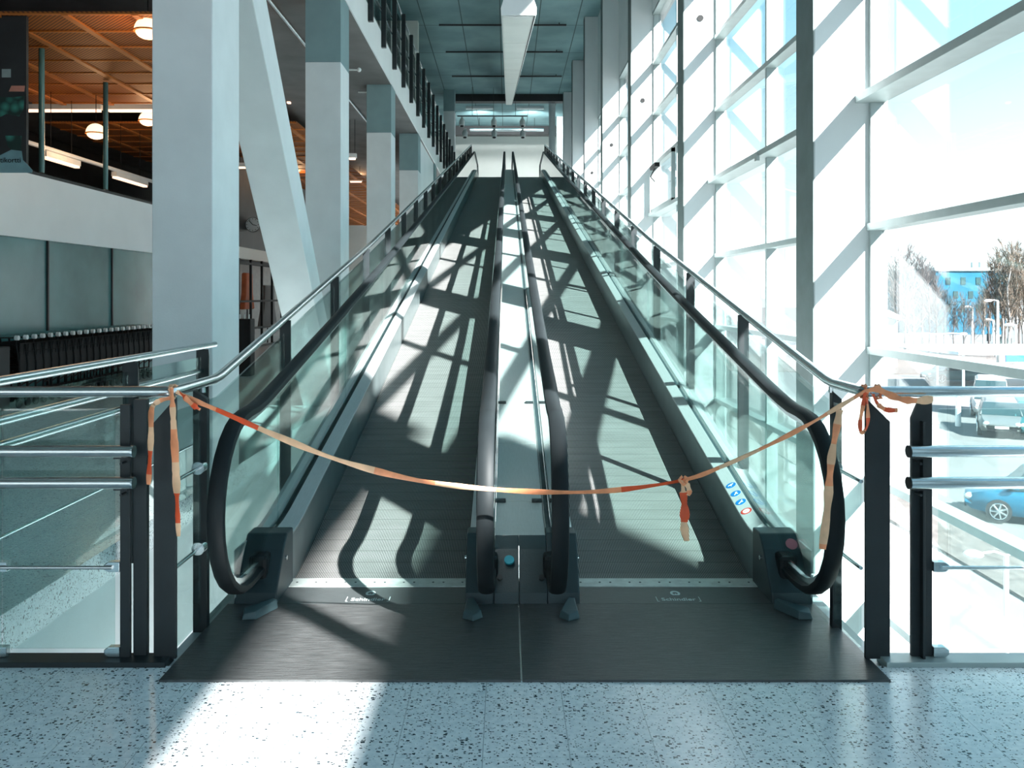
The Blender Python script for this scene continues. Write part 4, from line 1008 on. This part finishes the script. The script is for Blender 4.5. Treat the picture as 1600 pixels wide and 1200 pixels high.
# bare trees
M['bark'] = mat('grey_brown_bare_branches', (0.085, 0.072, 0.07), .9, var=.2, scale=2)
M['birch'] = mat('white_birch_bark', (0.30, 0.29, 0.28), .8, var=.3, scale=3, stretch=(1, 1, 5))
M['twig_tan'] = mat('tan_brown_twigs', (0.10, 0.075, 0.055), .9, var=.2, scale=2)
def tree_mesh(h, seed, spread, birch):
    rnd = random.Random(seed); tk = MB(); tw_ = MB()
    pts = [Vector((0, 0, 0))]; 
    for i in range(1, 7): pts.append(Vector((rnd.uniform(-.12, .12)*i*.5, rnd.uniform(-.12, .12)*i*.5, h*i/6)))
    tk.tube(pts, [h*.018*(1-i/7.5) for i in range(7)], 6)
    def branch(p, d, L, r, lv):
        q = p + d*L*.5 + Vector((rnd.uniform(-.1, .1), rnd.uniform(-.1, .1), .05))*L; e_ = q + (d+Vector((0, 0, .35))).normalized()*L*.5
        tw_.tube([p, q, e_], [r, r*.75, r*.35], 3, cap=False)
        if lv > 0:
            for _ in range(5 if lv == 2 else 6):
                t = rnd.uniform(.25, 1); b_ = p.lerp(e_, t)
                dd = (d*.7 + Vector((rnd.uniform(-1, 1), rnd.uniform(-1, 1), rnd.uniform(-.1, .9)))).normalized()
                branch(b_, dd, L*rnd.uniform(.4, .6), max(.022, r*.5), lv-1)
    for i in range(20):
        t = .22+.76*i/20; a = rnd.uniform(0, 2*PI); p = pts[0].lerp(pts[-1], t)
        d = Vector((math.cos(a)*spread, math.sin(a)*spread, .9)).normalized(); branch(p, d, h*(.42-.26*t), h*.0055, 2)
    return tk, tw_
protos = []
for s, (h, spd, bi) in enumerate(((9.5, .9, False), (11, .8, False), (10, .45, True))):
    r = empty('bare_tree', (0, 0, 0)); a, b2 = tree_mesh(h, 11+s, spd, bi)
    a.build('trunk', M['birch'] if bi else M['bark'], r); b2.build('branches', M['twig_tan'] if bi else M['bark'], r); protos.append(r)
spots = [(1398, 100, 0, 1.0, 'bare tree nearest the white low building'), (1414, 96, 1, .92, 'bare tree with broad crown left of the blue building'), (1428, 104, 0, 1.05, 'second broad bare tree left of the blue building'),
         (1441, 98, 1, .85, 'bare tree standing before the left end of the blue building'), (1452, 92, 0, .8, 'low bare tree before the blue building'), (1463, 96, 1, .75, 'bare tree partly covering the blue building'),
         (1475, 90, 0, .62, 'small bare tree under the blue building facade'), (1490, 92, 0, .55, 'smaller bare tree under the blue building facade'), (1506, 90, 1, .50, 'lowest bare tree before the blue building'),
         (1522, 94, 0, .5, 'short bare tree by the distant lamp'), (1420, 80, 0, .62, 'near bare tree by the far road'), (1537, 92, 2, .62, 'short birch right of the blue building'),
         (1556, 84, 2, .86, 'slim birch at the left of the birch group'), (1566, 86, 2, .95, 'birch with white trunk second in the group'), (1577, 82, 2, 1.0, 'tallest birch with bright white trunk'),
         (1588, 84, 2, .97, 'birch with tan twigs right of the tallest'), (1599, 82, 2, .93, 'birch at the right frame edge'), (1545, 96, 0, .8, 'bare tree behind the birch group'), (1570, 98, 1, .85, 'bare tree behind the tallest birch'), (1592, 98, 0, .9, 'bare tree behind the right birches')]
used = set()
for i, (px, Y, k, sc, lab) in enumerate(spots):
    o = protos[k] if k not in used else copy_tree(protos[k]); used.add(k)
    o.location = ((px-CX)*Y/FP, Y, ZG); o.rotation_euler = (0, 0, i*1.3); o.scale = (sc*.85, sc*.85, sc); tag(o, lab, 'tree', 'bare trees across the road')
# stubby bollards on the far kerb
for i, px in enumerate((1545, 1556, 1566, 1577)):
    p = gp(px, 533+i*3); o = MB().cyl((p.x, p.y, ZG+.5), 'z', .25, 1.0, 8).build('bollard', M['post']); tag(o, 'dark bollard on the far kerb, number %s from the left' % ('one', 'two', 'three', 'four')[i], 'bollard', 'bollards on the far kerb')
